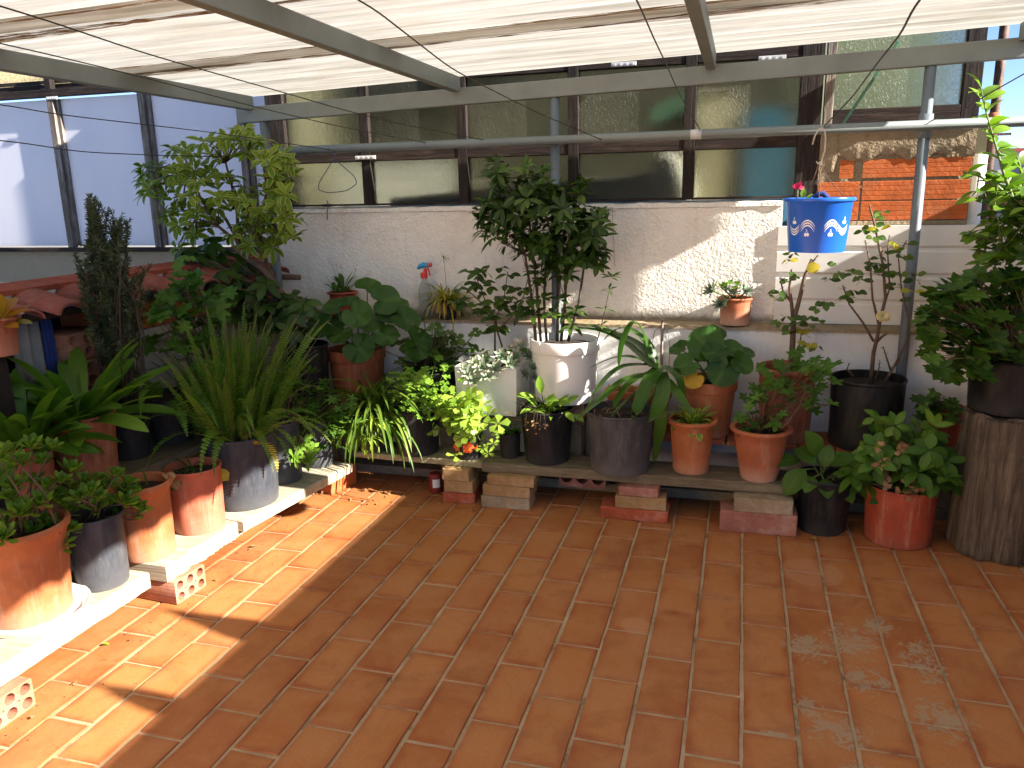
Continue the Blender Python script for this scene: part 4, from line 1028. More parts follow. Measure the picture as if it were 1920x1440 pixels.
P = Plant("potted_rosette_plant", "black pot behind the fern with a bright green shoot hanging over its front", -2.10, 3.208, .1655, 'thin', .082, .092, .300, M['blk2'])
hang = [(565, 850), (560, 835), (575, 862), (552, 858), (570, 830), (582, 845)]
for (px, py) in hang:
    c = atx(px, py, -1.985 + U(-.01, .02)); b = P.top + Vector((.07, -.03, 0)); P.stem([b, b + Vector((.06, -.01, -.03)), c], .004, .003)
    rosette(P.L("bright_shoot"), P.w(c), Vector((.9, -.5, .35)), .062, 14, .024, SPOON, el=(1.2, 0))
for (px, py) in [(535, 690), (565, 685), (548, 705), (580, 700), (525, 715), (565, 725), (545, 740), (520, 740), (580, 735), (555, 760), (505, 725)]:
    c = atx(px, py, -2.08 + U(-.06, .06)); b = P.top + Vector((G(.03), G(.03), 0)); P.stem([b, b.lerp(c, .5) + Vector((G(.01), G(.01), 0)), c], .0035, .002)
    rosette(P.L(), P.w(c), UP + rdir(0, 1) * .4, .065, 16, .023, SPOON, el=(1.2, .05))
P.done({'foliage': LF['mid'], 'bright_shoot': LF['light']})

P = Plant("potted_parsley", "slim grey black pot with flat parsley-like leaves near the corner", -2.052, 3.452, .1655, 'thin', .074, .086, .245, M['blk2'])
for (px, py) in [(640, 800), (628, 815), (648, 812), (612, 838), (600, 830), (618, 828), (660, 790), (600, 790), (580, 780), (620, 775), (640, 780), (560, 770), (590, 760), (610, 750), (570, 750), (630, 745), (655, 765), (600, 735), (580, 800), (620, 800), (585, 765), (645, 755)]:
    for k in range(4):
        c = at(px + G(9), py + G(9), 3.40 + U(-.06, .10)); b = P.top + Vector((G(.025), G(.025), 0))
        P.stem([b, b.lerp(c, .5) + Vector((0, 0, .015)), c], .0016, .001, 4)
        d = rdir(-.3, .5); disc(P.L(), P.w(c), d, UP * .7 + Vector((.3, -.4, 0)), U(.018, .028), lobes=5, lob=.32, notch=.5, ruff=.08, nseg=20)
P.done(LF['geran'], M['stem_g'])

# rear left row ------------------------------------------------
def clivia(P, n, Lr, W, elr, bias=(0, 0, 0), cur=(.4, 1.2), lf=None, spread=.03):
    for i in range(n):
        a = i * 2.4 + U(-.3, .3); q = i / n
        e = elr[1] - (elr[1] - elr[0]) * q + U(-.12, .12)
        d = Vector((math.cos(a) * math.cos(e), math.sin(a) * math.cos(e), math.sin(e))) + Vector(bias)
        b = P.top + Vector((math.cos(a) * spread, math.sin(a) * spread, -.01))
        leaf(P.L(), P.w(b), d, UP if e < 1.2 else Vector((math.cos(a), math.sin(a), 0)) * -1 + UP * .2, U(*Lr), W * U(.8, 1.15), BROAD, 9, U(*cur), U(.12, .3), None, 0, U(-.4, .4))
P = Plant("potted_clivia", "low clivia with broad glossy leaves in a pinkish pot at the left edge, rear row", -2.425, 2.10, .4535, 'thin', .078, .094, .225, M['tcp'])
clivia(P, 46, (.20, .33), .064, (.2, 1.45), (.14, -.06, 0), spread=.045); P.done(LF['clivia'])
P = Plant("potted_clivia", "taller dark clivia in a terracotta pot, to the right of the low clivia", -2.425, 2.365, .4535, 'thin', .108, .126, .262, M['tc2'])
clivia(P, 36, (.26, .42), .064, (.2, 1.42), (.08, 0, 0), (.3, 1.0), spread=.045); P.done(LF['clivia'])
P = Plant("potted_fern", "dark pot with a few long arching fern fronds behind the upright fern, at left", -2.44, 2.86, .4535, 'thin', .10, .12, .215, M['blk'])
for (ax, ay, az, l_, cu) in ((.9, -.45, .5, .46, 1.7), (.8, -.7, .35, .40, 1.6), (.2, -1, .7, .42, 1.3), (-.1, -.6, 1, .45, 1.0), (.6, .5, .8, .40, 1.2), (1, 0, .6, .36, 1.5), (.5, -.9, .9, .5, 1.5), (.1, .9, .9, .35, 1.4), (.9, -.2, 1.2, .42, 1.0)):
    frond(P.L(), P.st, P.w(P.top + Vector((ax, ay, 0)) * .05), (ax, ay, az), l_, .04, cu, 30)
P.done(LF['fern'], M['stem_g'])
P = Plant("potted_bromeliad", "small clay pot with gold and red tinted broad leaves at the far left edge", -2.47, 2.10, .9945, 'rolled', .066, .092, .132, M['tcd'])
clivia(P, 18, (.09, .16), .05, (.0, 1.2), (.16, -.02, 0), (.2, .8)); P.done(LF['brom'])

P = Plant("potted_rosemary", "tall dark rosemary bush rising in front of the pale blue panels at left", -2.47, 2.64, .4535, 'thin', .09, .108, .24, M['blk'])
outline = [(365, 160, 180), (385, 160, 190), (395, 168, 240), (420, 160, 250), (450, 160, 240), (480, 150, 250), (510, 142, 280), (550, 140, 280), (600, 150, 268), (640, 165, 262)]
tips = []
ys = [q[0] for q in outline]
for i in range(135):
    py = 365 + 285 * U(0, 1) ** .8 if i > 26 else U(365, 450)
    a = np.interp(py, ys, [q[1] for q in outline]); b = np.interp(py, ys, [q[2] for q in outline]); tips.append((U(a, b), py))
tips += [(166, 366), (171, 362), (175, 372), (230, 398), (243, 410), (283, 496), (274, 512), (262, 500), (146, 455), (140, 470), (280, 540)]
mb = P.L()
for (px, py) in tips:
    tip = atx(px, py, -2.46 + G(.08)); q = (690 - py) / 330.
    base = P.top + Vector((G(.03), G(.03), 0)); z0 = base.lerp(tip, max(0, 1 - .26 / max(.05, (tip - base).length)))
    ln = min(.22, max(.08, (tip - base).length * .5)); side = (tip - base); side.z = 0
    dr = (UP + side * 5.0 + Vector((G(.22), G(.22), 0))).normalized(); z0 = tip - dr * ln
    pts = bez(z0, tip, .06, 6); P.stem(pts, .0022, .001, 4)
    if random.random() < .5: P.stem(bez(base, z0, .05, 4), .005, .0025, 5)
    Ls = sum((pts[i + 1] - pts[i]).length for i in range(6)); nn = int(Ls / .0062)
    for k in range(nn):
        t = k / nn * 5.999; j = int(t); p = pts[j].lerp(pts[j + 1], t - j); dd = (pts[j + 1] - pts[j]).normalized()
        for s in range(3):
            d = (dd * U(.5, 1.1) + rdir(-1, 1)).normalized(); l_ = U(.020, .036) * (1 - .4 * k / nn)
            sdv = d.cross(rdir(-1, 1)).normalized() * .0022; p1 = P.w(p); p2 = p1 + d * l_ * .5; p3 = p1 + d * l_
            mb.add([p1 - sdv * .5, p2 - sdv, p3, p2 + sdv, p1 + sdv * .5], [(0, 1, 2, 3, 4)], 0, U(0, .6) if random.random() < .85 else U(.7, 1))
P.done(LF['rosemary'], M['stem_d'])

def geranium(P, pts, R, lf, yfun, per=1, jit=8, lobes=7, lob=.16, nrm=(.15, -.55, .75), stems=True, sr=.0022):
    for (px, py) in pts:
        for k in range(per):
            c = yfun(px + G(jit), py + G(jit)); r = R * U(.65, 1.15)
            if stems:
                b = P.top + Vector((G(P.rt * .25), G(P.rt * .25), 0)); P.stem([b, b.lerp(c, .55) + Vector((G(.02), G(.02), .02)), c], sr, .0012, 5)
            nv = Vector(nrm) + rdir(-.6, 1) * .55; d = rdir(-.5, .2)
            disc(P.L(), P.w(c), d, nv, r, lobes=lobes, lob=lob, notch=.45, cup=U(.05, .3), ruff=U(.04, .1), nseg=28)

P = Plant("potted_geranium", "bright green leafy geranium between the rosemary and the variegated tree at left", -2.43, 3.28, .4535, 'thin', .095, .112, .21, M['tcr'])
geranium(P, [(338, 500), (348, 515), (386, 550), (402, 562), (412, 578), (382, 582), (352, 600), (420, 592), (350, 572), (396, 612), (430, 565), (322, 565), (330, 535), (365, 530), (340, 620), (370, 610), (355, 545), (310, 590), (300, 602), (292, 640), (322, 650), (302, 572), (385, 640), (360, 655)], .046, None, lambda a, b: atx(a, b, -2.38 + U(-.07, .07)), 3, 7)
P.done(LF['geran'], M['stem_b'])

# schefflera ---------------------------------------------------
brick("tall block under the black pot of the variegated tree", (-2.19, 3.635, .001), (.20, .20, .40), .08, M['brick_g'], "supports of the raised board", "support_block")
P = Plant("potted_umbrella_tree", "large variegated umbrella tree with a bent trunk, black pot, in the left corner", -2.185, 3.625, .4015, 'thin', .105, .128, .36, M['blk'])
def sp(px, py, dy=0): return at(px, py, 3.62 + dy)
P.stem([P.top + Vector((.01, 0, -.02)), sp(548, 585), sp(522, 540), sp(497, 508), sp(468, 487), sp(448, 470), sp(436, 462)], .021, .014, 9)
P.stem([P.top + Vector((.03, 0, 0)), sp(530, 560, .03), sp(522, 538, .04), sp(500, 495, .05), sp(492, 455, .05), sp(482, 430, .05)], .013, .008, 7)
tr = {'A': [sp(450, 470), sp(440, 440), sp(420, 405), sp(385, 385), sp(353, 330)], 'B': [sp(447, 455), sp(445, 400, .05), sp(435, 350, .05), sp(423, 305, .04)], 'C': [sp(482, 440, .05), sp(490, 400, .05), sp(500, 360, .03)],
      'D': [sp(440, 450), sp(410, 425, -.05), sp(370, 410, -.06)], 'E': [sp(480, 440), sp(515, 425, .02), sp(545, 422, .02)], 'F': [sp(466, 485), sp(460, 465, -.05), sp(475, 450, -.08)]}
for k, v in tr.items(): P.stem(v, .010, .005 if k != 'E' else .009, 6)
allp = [q for v in tr.values() for q in v]
VW = [(285, 312), (298, 348), (330, 292), (352, 302), (300, 372), (345, 348), (400, 272), (430, 266), (460, 258), (440, 300), (472, 262), (395, 300), (500, 302), (532, 304), (512, 330), (492, 365), (520, 395), (500, 432), (530, 442), (470, 422), (440, 432), (400, 432), (370, 412), (340, 420), (330, 452), (380, 382), (420, 372), (350, 372), (460, 452), (500, 462), (480, 402), (318, 325), (372, 330), (310, 395), (540, 415), (445, 390), (415, 325), (278, 345), (540, 320), (365, 455), (520, 300), (270, 340), (325, 400), (410, 405), (455, 375), (520, 360)]
for (px, py) in VW:
    for k in range(3):
        c = at(px + G(11), py + G(11), 3.62 + G(.10)); nb = min(allp, key=lambda q: (q - c).length)
        P.stem([nb, nb.lerp(c, .5) + Vector((0, 0, .02)), c], .0035, .002, 5)
        whorl(P.L(), P.w(c), (c - nb).normalized() * .5 + UP * .7 + Vector((.1, -.35, 0)), U(.060, .088), random.choice((6, 7, 8, 9)), .032, OVAL, (-.3, .9), .9, 0, .25, 5)
for (px, py) in [(400, 540), (450, 560), (478, 538), (520, 562), (542, 590), (562, 562), (505, 598), (470, 592), (440, 522), (392, 502), (410, 470), (360, 480), (345, 500), (560, 590), (530, 610), (490, 565), (430, 590), (575, 575), (500, 530), (455, 500)]:
    for k in range(2):
        c = at(px + G(9), py + G(9), 3.60 + G(.08)); b = at(525, 560, 3.62)
        P.stem([b, b.lerp(c, .5) + Vector((0, 0, .02)), c], .003, .0018, 5)
        whorl(P.L("lower_foliage"), P.w(c), UP * .7 + Vector((.15, -.5, 0)) + rdir(-.3, .5) * .4, U(.085, .115), random.choice((7, 8)), .046, OVAL, (-.4, .2), .8, 0, .15, 4)
mb = P.lm['foliage']
P.done({'foliage': LF['varieg'], 'lower_foliage': LF['schef']}, M['stem_b'], "trunk")
# ------------------------------------------------------------ plants of the back rows
def farfugium(P, spec, base, lf, yel=(), R0=.08):
    for (px, py, y, r, nx, ny, nz) in spec:
        c = at(px, py, y); b = base + Vector((G(.03), G(.02), 0))
        nv = Vector((nx, ny, nz)).normalized(); out = (c - b); out.z *= .3
        d = (out - nv * out.dot(nv)); d = d.normalized() if d.length > .02 else Vector((0, -1, -.3))
        P.stem([b, b.lerp(c, .5) + Vector((0, 0, .03)), c - d * r * .25], .0042, .003, 6)
        disc(P.L("yellowed_foliage" if (px, py) in yel else "foliage"), P.w(c - d * r * .2), d, nv, r, notch=.55, cup=U(.05, .25), ruff=U(.03, .07), nseg=30)
P = Plant("potted_leopard_plant", "dark leopard plant with big round leaves, terracotta pot, below the small ledge pot", -2.0, 3.85, .4025, 'collar', .125, .158, .30, M['tc2'])
farfugium(P, [(596, 613, 3.70, .078, .1, -.75, .6), (675, 595, 3.68, .082, .15, -.75, .6), (678, 657, 3.62, .085, .1, -.8, .5), (727, 562, 3.80, .082, .5, -.75, .35), (634, 630, 3.72, .07, .1, -.6, .8), (625, 575, 3.80, .07, 0, -.5, .85), (692, 537, 3.88, .072, .3, -.35, .85), (735, 595, 3.80, .075, .3, -.4, .85), (765, 602, 3.76, .08, .5, -.5, .75), (727, 633, 3.72, .07, .2, -.6, .7), (786, 648, 3.72, .085, .75, -.55, .3), (655, 565, 3.85, .06, 0, -.4, .9), (600, 590, 3.80, .065, -.3, -.4, .8), (700, 610, 3.75, .07, .2, -.5, .8), (640, 600, 3.82, .07, 0, -.5, .8), (750, 575, 3.85, .06, .3, -.5, .8)], P.top, None)
P.done(LF['farf'], M['stem_g'])
P = Plant("potted_herb", "small red pot of green leaves and dry seed stalks on the wall ledge", -2.165, 4.047, .850, 'rolled', .072, .089, .135, M['tcr'])
for i in range(20): leaf(P.L(), P.w(P.top + Vector((G(.02), G(.02), 0))), rdir(.5, 1.4), UP, U(.07, .15), .026, SPOON, 5, .5, .25, None, 0, 0, .15)
for (px, py) in ((618, 490), (640, 500), (668, 503), (695, 512), (612, 520), (630, 495)):
    c = at(px, py, 4.03); b = P.top + Vector((G(.03), G(.03), 0)); P.stem(bez(b, c, .12, 5), .0013, .0008, 4)
    for k in range(5): leaf(P.L("seed_heads"), P.w(c + Vector((G(.01), G(.006), G(.015)))), rdir(-.5, 1), UP, .014, .007, OVAL, 2)
P.done({'foliage': LF['geran'], 'seed_heads': LF['dry']}, M['stem_d'])

# spray bottle
t = thing("spray_bottle", "clear spray bottle with a red and blue trigger head on the wall ledge", "bottle", at(799, 598, 4.05)); t.location.z = .849
mb = MB(); mb.lathe([(.001, 0), (.034, 0), (.037, .005), (.037, .13), (.034, .155), (.022, .185), (.014, .20), (.014, .215), (.012, .215), (.012, .20), (.020, .183), (.032, .153), (.035, .13), (.035, .007), (.001, .004)], 28); mb.build("bottle", M['clear'], t, True, sharp=45)
mb = MB(); mb.lathe([(.001, .213), (.018, .213), (.019, .24), (.015, .246), (.001, .246)], 20); mb.tube([Vector((.006, 0, .243)), Vector((.008, 0, .268))], [.011, .009], 12)
mb.tube([Vector((.022, 0, .272)), Vector((.030, 0, .25)), Vector((.034, 0, .226))], [.005, .0045, .004], 8); mb.tube([Vector((.030, 0, .286)), Vector((.046, 0, .286))], [.011, .011], 12); mb.build("trigger", M['red'], t, True, sharp=40)
mb = MB(); mb.tube([Vector((.030, 0, .284)), Vector((.0, 0, .286)), Vector((-.026, 0, .276)), Vector((-.036, 0, .264))], [.012, .016, .012, .006], 12); mb.build("nozzle_head", M['cyan'], t, True, sharp=40)

P = Plant("potted_spider_plant", "yellowed spider plant in a dark pot on the wall ledge beside the spray bottle", at(840, 600, 4.05).x, 4.05, .850, 'thin', .052, .066, .10, M['blk'])
for i in range(95):
    leaf(P.L(), P.w(P.top + Vector((G(.015), G(.015), -.005))), rdir(.1, 1.35), UP, U(.12, .24), U(.008, .014), STRAP, 8, U(1.0, 2.4), .35)
for i in range(16): leaf(P.L("dry_foliage"), P.w(P.top + Vector((G(.03), -.03 + G(.02), 0))), (G(.5), -1, .5), UP, U(.10, .16), .012, STRAP, 7, U(2, 2.8), .3)
c = at(832, 484, 4.05); P.stem(bez(P.top, c, .1, 6), .0013, .001, 4)
for i in range(22): leaf(P.L("tuft"), P.w(c), rdir(-.6, 1.3), UP, U(.025, .05), .004, STRAP, 4, 1.0)
P.done({'foliage': LF['spidery'], 'dry_foliage': LF['dry'], 'tuft': LF['light']}, M['stem_d'])

P = Plant("potted_jade", "dark bushy jade plant in a black pot left of the foam box", -1.565, 3.852, .4025, 'thin', .115, .138, .20, M['blk'])
for i in range(70):
    px, py = 800 + G(34), 655 + G(22); c = at(px, py, 3.80 + G(.06)); b = P.top + Vector((G(.04), G(.04), 0))
    P.stem([b, b.lerp(c, .5) + Vector((G(.015), G(.015), .0)), c], .004, .0022, 5)
    whorl(P.L(), P.w(c), UP + Vector((0, -.5, 0)) + rdir(-.2, 1) * .6, U(.035, .05), 5, .034, BROAD, (-.2, .6), .4, 0, .12, 4)
P.done(LF['jade'], M['stem_d'])

P = Plant("potted_spider_plant", "large green spider plant spilling over the corner, left of the parsley pot", -1.815, 3.635, .2125, 'thin', .09, .105, .23, M['blk'])
for i in range(190):
    d = rdir(.15, 1.4); L = U(.24, .50); leaf(P.L(), P.w(P.top + Vector((G(.03), G(.03), -.005))), d + Vector((.0, -.1, 0)), UP, L, U(.010, .017), STRAP, 10, U(1.2, 2.5), .35)
for (px, py, n) in ((660, 805, 26), (600, 790, 14), (700, 790, 18), (690, 820, 18)):
    c = at(px, py, 3.46); P.stem(bez(P.top, c, .15, 5), .0016, .001, 4)
    for i in range(n): leaf(P.L("young_offset"), P.w(c), rdir(-.8, .9), UP, U(.08, .16), .011, STRAP, 7, U(.8, 2.2), .35)
P.done({'foliage': LF['spider'], 'young_offset': LF['lime']}, M['stem_g'])

P = Plant("potted_parsley", "black pot of fine bright parsley on the greenish corner plank", -1.57, 3.63, .2125, 'thin', .108, .126, .235, M['blk'])
for i in range(210):
    px, py = 785 + G(30), 738 + G(24); c = at(px, min(py, 792), 3.58 + G(.06)); b = P.top + Vector((G(.05), G(.05), 0))
    if i % 2 == 0: P.stem([b, b.lerp(c, .5) + Vector((0, 0, .01)), c], .0013, .0009, 4)
    d = rdir(-.4, .6)
    for s in (-.9, 0, .9):
        q = Matrix.Rotation(s, 3, 'Z') @ d; disc(P.L(), P.w(c + q * .012), q, UP * .8 + Vector((.2, -.4, 0)), U(.010, .016), lobes=3, lob=.35, notch=.5, nseg=14)
leaf(P.L("calla_leaf"), P.w(at(765, 705, 3.60)), (.9, -.25, -.05), (0, -.6, .8), .16, .07, LANCE, 8, .5, .25)
leaf(P.L("calla_leaf"), P.w(at(780, 712, 3.58)), (.7, -.5, -.3), (0, -.6, .8), .09, .05, OVAL, 6, .7, .25)
P.done({'foliage': LF['light'], 'calla_leaf': LF['lime']}, M['stem_g'])

P = Plant("potted_kalanchoe", "pale lime green kalanchoe in a black pot with a torn orange wrapper", -1.285, 3.605, .2125, 'thin', .068, .084, .165, M['blk'])
mb = MB(); vs = []; fs = []; n = 16
for i in range(n + 1):
    a = rad(215) + rad(112) * i / n
    z0 = .035 + U(0, .03); z1 = .13 - U(0, .03) if 3 < i < 13 else .10 - U(0, .05)
    for z in (z0, z1):
        r = .0705 + (.084 - .068) * z / .165 + .0015; vs.append((r * math.cos(a), r * math.sin(a), z))
for i in range(n):
    if i in (6, 7): continue
    fs.append((2 * i, 2 * i + 2, 2 * i + 3, 2 * i + 1))
mb.add(vs, fs); mb.build("torn_wrapper", m_plain("orange_wrapper", (.62, .10, .02), .5, .1), P.t)
for i in range(58):
    px, py = 868 + G(24), 785 + G(23); c = at(px, py, 3.53 + U(-.05, .09)); b = P.top + Vector((G(.025), G(.025), 0))
    P.stem([b, b.lerp(c, .5) + Vector((G(.01), G(.01), .015)), c], .003, .002, 5)
    whorl(P.L(), P.w(c), UP * .6 + Vector((.1, -.6, 0)) + rdir(-.2, 1) * .6, U(.040, .058), random.choice((4, 5, 6)), .040, SPOON, (-.2, .7), .5, 0, .12, 4)
for (px, py) in ((905, 840), (925, 832), (915, 850), (935, 815)):
    c = at(px, py, 3.50); P.stem(bez(P.top, c, .1, 4), .0018, .0012, 4)
    whorl(P.L(), P.w(c), UP + Vector((0, -.6, 0)), .03, 5, .024, SPOON, (-.2, .6), .4)
P.done(LF['lime'], M['stem_g'])

P = Plant("potted_cress", "very small black pot of low cress beside the second brick stack", -1.078, 3.655, .2125, 'thin', .048, .058, .128, M['blk'])
for i in range(70):
    c = P.top + Vector((G(.03), G(.03) - .01, U(.005, .045))); disc(P.L(), P.w(c), rdir(-.3, .4), UP + rdir(-1, 1) * .4, U(.007, .012), nseg=10)
P.done(LF['geran'], M['stem_g'])

# foam box with ghost plants and a rose ---------------------------
P = Plant("foam_planter", "white foam box planted with pale ghost succulents and a thin rose bush", -1.212, 3.835, .4025, None, .1, .1, .24, cat="planter")
mb = MB(); w2, d2, h2, th = .157, .133, .255, .018
def shell(zs, e=0): return [(-w2 + e, -d2 + e, zs), (w2 - e, -d2 + e, zs), (w2 - e, d2 - e, zs), (-w2 + e, d2 - e, zs)]
prof = [(.012, 0.0), (.004, .004), (0, .02), (-.006, h2 - .006), (-.002, h2), (th, h2), (th + .006, h2 - .05)]
vs = []; fs = []
for (e, z) in prof: vs += shell(z, e)
for i in range(len(prof) - 1):
    for q in range(4): fs.append((i * 4 + q, i * 4 + (q + 1) % 4, (i + 1) * 4 + (q + 1) % 4, (i + 1) * 4 + q))
fs.append((3, 2, 1, 0)); mb.add(vs, fs); mb.build("foam_box", M['styro'], P.t, True, sharp=30)
mb = MB(); mb.add(shell(h2 - .03, th), [(0, 1, 2, 3)]); mb.build("soil", M['soil'], P.t, False); P.zs = h2 - .03; P.top = P.o + Vector((0, 0, P.zs))
for (px, py, y, r) in ((885, 711, 3.665, .055), (915, 705, 3.665, .05), (928, 690, 3.69, .05), (956, 682, 3.68, .055), (905, 688, 3.69, .05), (872, 692, 3.70, .045), (942, 668, 3.73, .05), (966, 668, 3.74, .05), (910, 672, 3.76, .05), (890, 682, 3.73, .045), (975, 655, 3.80, .05), (880, 700, 3.675, .05)):
    c = at(px, py, y); b = Vector((c.x, 3.76, P.top.z)); P.stem([b, b.lerp(c, .6) + Vector((0, 0, .015)), c], .0035, .003, 5)
    rosette(P.L("ghost_succulent"), P.w(c), Vector((.15 + G(.2), -.75, .55)), r * 1.12, 15, .024, LANCE, el=(1.0, -.05), fold=.3)
for (px, py, y, r) in ((1000, 690, 3.72, .055), (992, 668, 3.78, .05), (985, 702, 3.74, .045), (1003, 708, 3.72, .05)):
    rosette(P.L("grey_succulent"), P.w(at(px, py, y)), Vector((.4, -.7, .5)), r, 26, .013, LANCE, el=(1.2, .0))
for i in range(40):
    c = at(U(880, 990), U(652, 676), 3.79 + G(.02)); disc(P.L("sprouts"), P.w(c), rdir(-.2, .5), UP * .7 + Vector((0, -.5, 0)), U(.009, .016), nseg=12)
for i in range(26):
    fx, fy = ((960, 650), (975, 655), (968, 642))[i % 3]
    c = at(fx + G(4), fy + G(4), 3.86 + G(.01)); leaf(P.L("pale_flower#%d" % (i % 3)), P.w(c), rdir(-.4, 1), (0, -1, .3), .028, .022, BROAD, 3, .5)
def R_(px, py, dy=0): return at(px, py, 3.84 + dy)
rs = [[R_(928, 665), R_(928, 600), R_(912, 570), R_(893, 520), R_(890, 500)], [R_(946, 663), R_(932, 620), R_(930, 595), R_(945, 560), R_(952, 510)], [R_(932, 622), R_(962, 590), R_(982, 555), R_(990, 520)], [R_(925, 590), R_(895, 560), R_(865, 535)], [R_(930, 600), R_(905, 600), R_(880, 575)]]
for s in rs: P.stem(s, .006 if s[0].z < .75 else .004, .002, 6)
for s in rs:
    for (a, b) in zip(s[1:], s[2:]):
        for k in range(5):
            c = a.lerp(b, U(0, 1)); e = c + rdir(-.3, .8) * U(.03, .07); P.stem([c, e], .0012, .0008, 4)
            for q in range(3): leaf(P.L("rose_foliage"), P.w(e + rdir(-.3, .3) * .012), rdir(-.6, .4), UP + Vector((.1, -.5, 0)), U(.045, .07), U(.030, .042), OVAL, 5, .5, .15)
P.done({'ghost_succulent': LF['ghost'], 'grey_succulent': LF['eche'], 'sprouts': LF['geran'], 'pale_flower': LF['blush'], 'rose_foliage': LF['rose']}, M['stem_b'])

# white pot with the tall shrub ------------------------------------
brick("grey block between the raised board and the big white pot", (-.83, 3.84, .4025), (.22, .18, .082), 0, M['brick_g'], "supports of the raised board", "support_block")
P = Plant("potted_shrub", "tall dark glossy shrub with several bare stems in the big white pot", -.828, 3.818, .486, 'collar', .150, .176, .312, M['wht'], wall=.012, rz=0)
mb = MB()
for a in (rad(238),):
    mb.box((.178 * math.cos(a), .178 * math.sin(a), .282), (.004, .005, .026), Matrix.Rotation(a, 3, 'Z'), .002)
mb.build("grip_lug", M['wht'], P.t, False)
def S_(px, py, dy=0): return at(px, py, 3.80 + dy)
ss = [[S_(1005, 640), S_(997, 560, -.02), S_(985, 480, -.04), S_(962, 425, -.05), S_(930, 395, -.04)], [S_(1014, 640), S_(1008, 560), S_(1000, 480), S_(992, 410), S_(945, 335)], [S_(1045, 640, .02), S_(1046, 560, .02), S_(1042, 470, .03), S_(1020, 390, .02), S_(1005, 325)],
      [S_(1052, 640, -.03), S_(1060, 560, -.03), S_(1062, 470, -.04), S_(1075, 410, -.05), S_(1092, 370, -.04)], [S_(1065, 640, .03), S_(1085, 570, .04), S_(1095, 500, .05), S_(1115, 440, .05)], [S_(1025, 640, .04), S_(1020, 560, .05), S_(1025, 470, .06), S_(1040, 410, .05)]]
for s in ss: P.stem(s, .0085, .0035, 7)
P.stem([S_(1120, 640, -.05), S_(1135, 580, -.06), S_(1145, 530, -.06)], .003, .0015, 5)
crown = [(935, 322), (1005, 322), (1095, 362), (975, 352), (1060, 402), (930, 402), (900, 412), (960, 422), (1000, 392), (1040, 422), (1080, 412), (1120, 402), (1132, 432), (1110, 452), (1070, 452), (1030, 470), (990, 460), (950, 450), (1010, 500), (1050, 512), (1080, 492), (922, 436), (1118, 490), (1050, 362), (1022, 362), (1000, 430), (1060, 480), (970, 400), (1090, 440), (1030, 445), (1010, 465), (1100, 420), (945, 380), (1070, 380), (985, 380), (1040, 490), (975, 440), (1055, 435), (1120, 470), (910, 395), (1000, 345), (935, 345)]
sp_ = [q for s in ss for q in s[1:]]
for (px, py) in crown:
    for k in range(4):
        c = S_(px + G(9), py + G(9), G(.075)); nb = min(sp_, key=lambda q: (q - c).length + (.2 if q.z > c.z else 0))
        P.stem([nb, nb.lerp(c, .5) + Vector((G(.01), G(.01), 0)), c], .0022, .0014, 5)
        tip = k == 0
        whorl(P.L("young_foliage" if tip and py < 440 else "foliage"), P.w(c), (c - nb).normalized() * .6 + UP * .7 + Vector((0, -.2, 0)), U(.060, .092), random.choice((8, 9, 10)), .030, LANCE, (-.5, .9), .55, 0, .2, 4)
for (px, py) in ((985, 562), (1000, 590), (1050, 562), (1080, 582), (1062, 590), (1015, 560), (975, 590), (1070, 610), (1035, 590)):
    c = S_(px, py, -.05); whorl(P.L(), P.w(c), UP + Vector((0, -.5, 0)), U(.055, .075), 6, .026, OVAL, (-.3, .6), .7)
for (px, py, n) in ((1145, 520, 14), (1140, 545, 5), (1135, 580, 4), (1128, 610, 5)):
    whorl(P.L("young_foliage"), P.w(S_(px, py, -.06)), UP + Vector((.2, -.3, 0)), U(.04, .055), n, .015, LANCE, (-.2, .8), .5)
P.done({'foliage': LF['laurel'], 'young_foliage': LF['rose']}, M['stem_d'], "stems")

P = Plant("potted_arum", "black pot with bright arum leaves and dead flower stalks, below the white pot", -.884, 3.655, .2125, 'thin', .110, .134, .268, M['blk'])
for (px, py, dx, dy, dz, l_) in ((1000, 738, -.6, -.4, .3, .12), (1020, 742, .6, -.5, .3, .13), (1015, 730, -.1, -.2, 1, .12), (1045, 748, .6, -.4, .2, .10), (1060, 765, .6, -.6, -.2, .10), (1035, 770, .0, -.8, -.3, .09), (1075, 770, .8, -.4, -.2, .09), (1050, 755, .3, -.3, .7, .10), (995, 760, -.6, -.6, .0, .08), (1030, 755, .2, -.2, .9, .10), (1062, 750, .5, .1, .5, .10)):
    c = at(px, py, 3.58 + U(-.03, .05)); b = P.top + Vector((G(.04), G(.04), 0)); P.stem([b, b.lerp(c, .6), c], .003, .002, 5)
    leaf(P.L(), P.w(c - Vector((0, 0, .02))), (dx, dy, dz), (0, -.6, .8), l_ * .75, l_ * .36, LANCE, 7, .6, .3)
for i in range(26): leaf(P.L(), P.w(P.top + Vector((G(.045), G(.04), 0))), rdir(.3, 1.4), UP, U(.08, .15), U(.02, .05), LANCE, 6, U(.3, 1.2), .3)
for i in range(14): leaf(P.L('dry_flowers'), P.w(P.top + Vector((G(.05), G(.05), 0))), rdir(.2, 1.3), UP, U(.05, .10), .008, LANCE, 4, 1)
for i in range(7):
    x0 = U(-.10, .02); c = P.o + Vector((x0, -math.sqrt(max(.001, .139 ** 2 - x0 ** 2)), P.h)); e = c + Vector((G(.012), -.008, -U(.03, .12)))
    P.stem([P.top + Vector((x0 * .5, -.03, 0)), c + Vector((0, -.004, .012)), e], .0016, .001, 4)
    for k in range(4): leaf(P.L("dry_flowers"), P.w(c.lerp(e, U(.4, 1)) + Vector((G(.006), -.004, 0))), rdir(-1, .3), (0, -1, 0), .016, .010, OVAL, 2, .6)
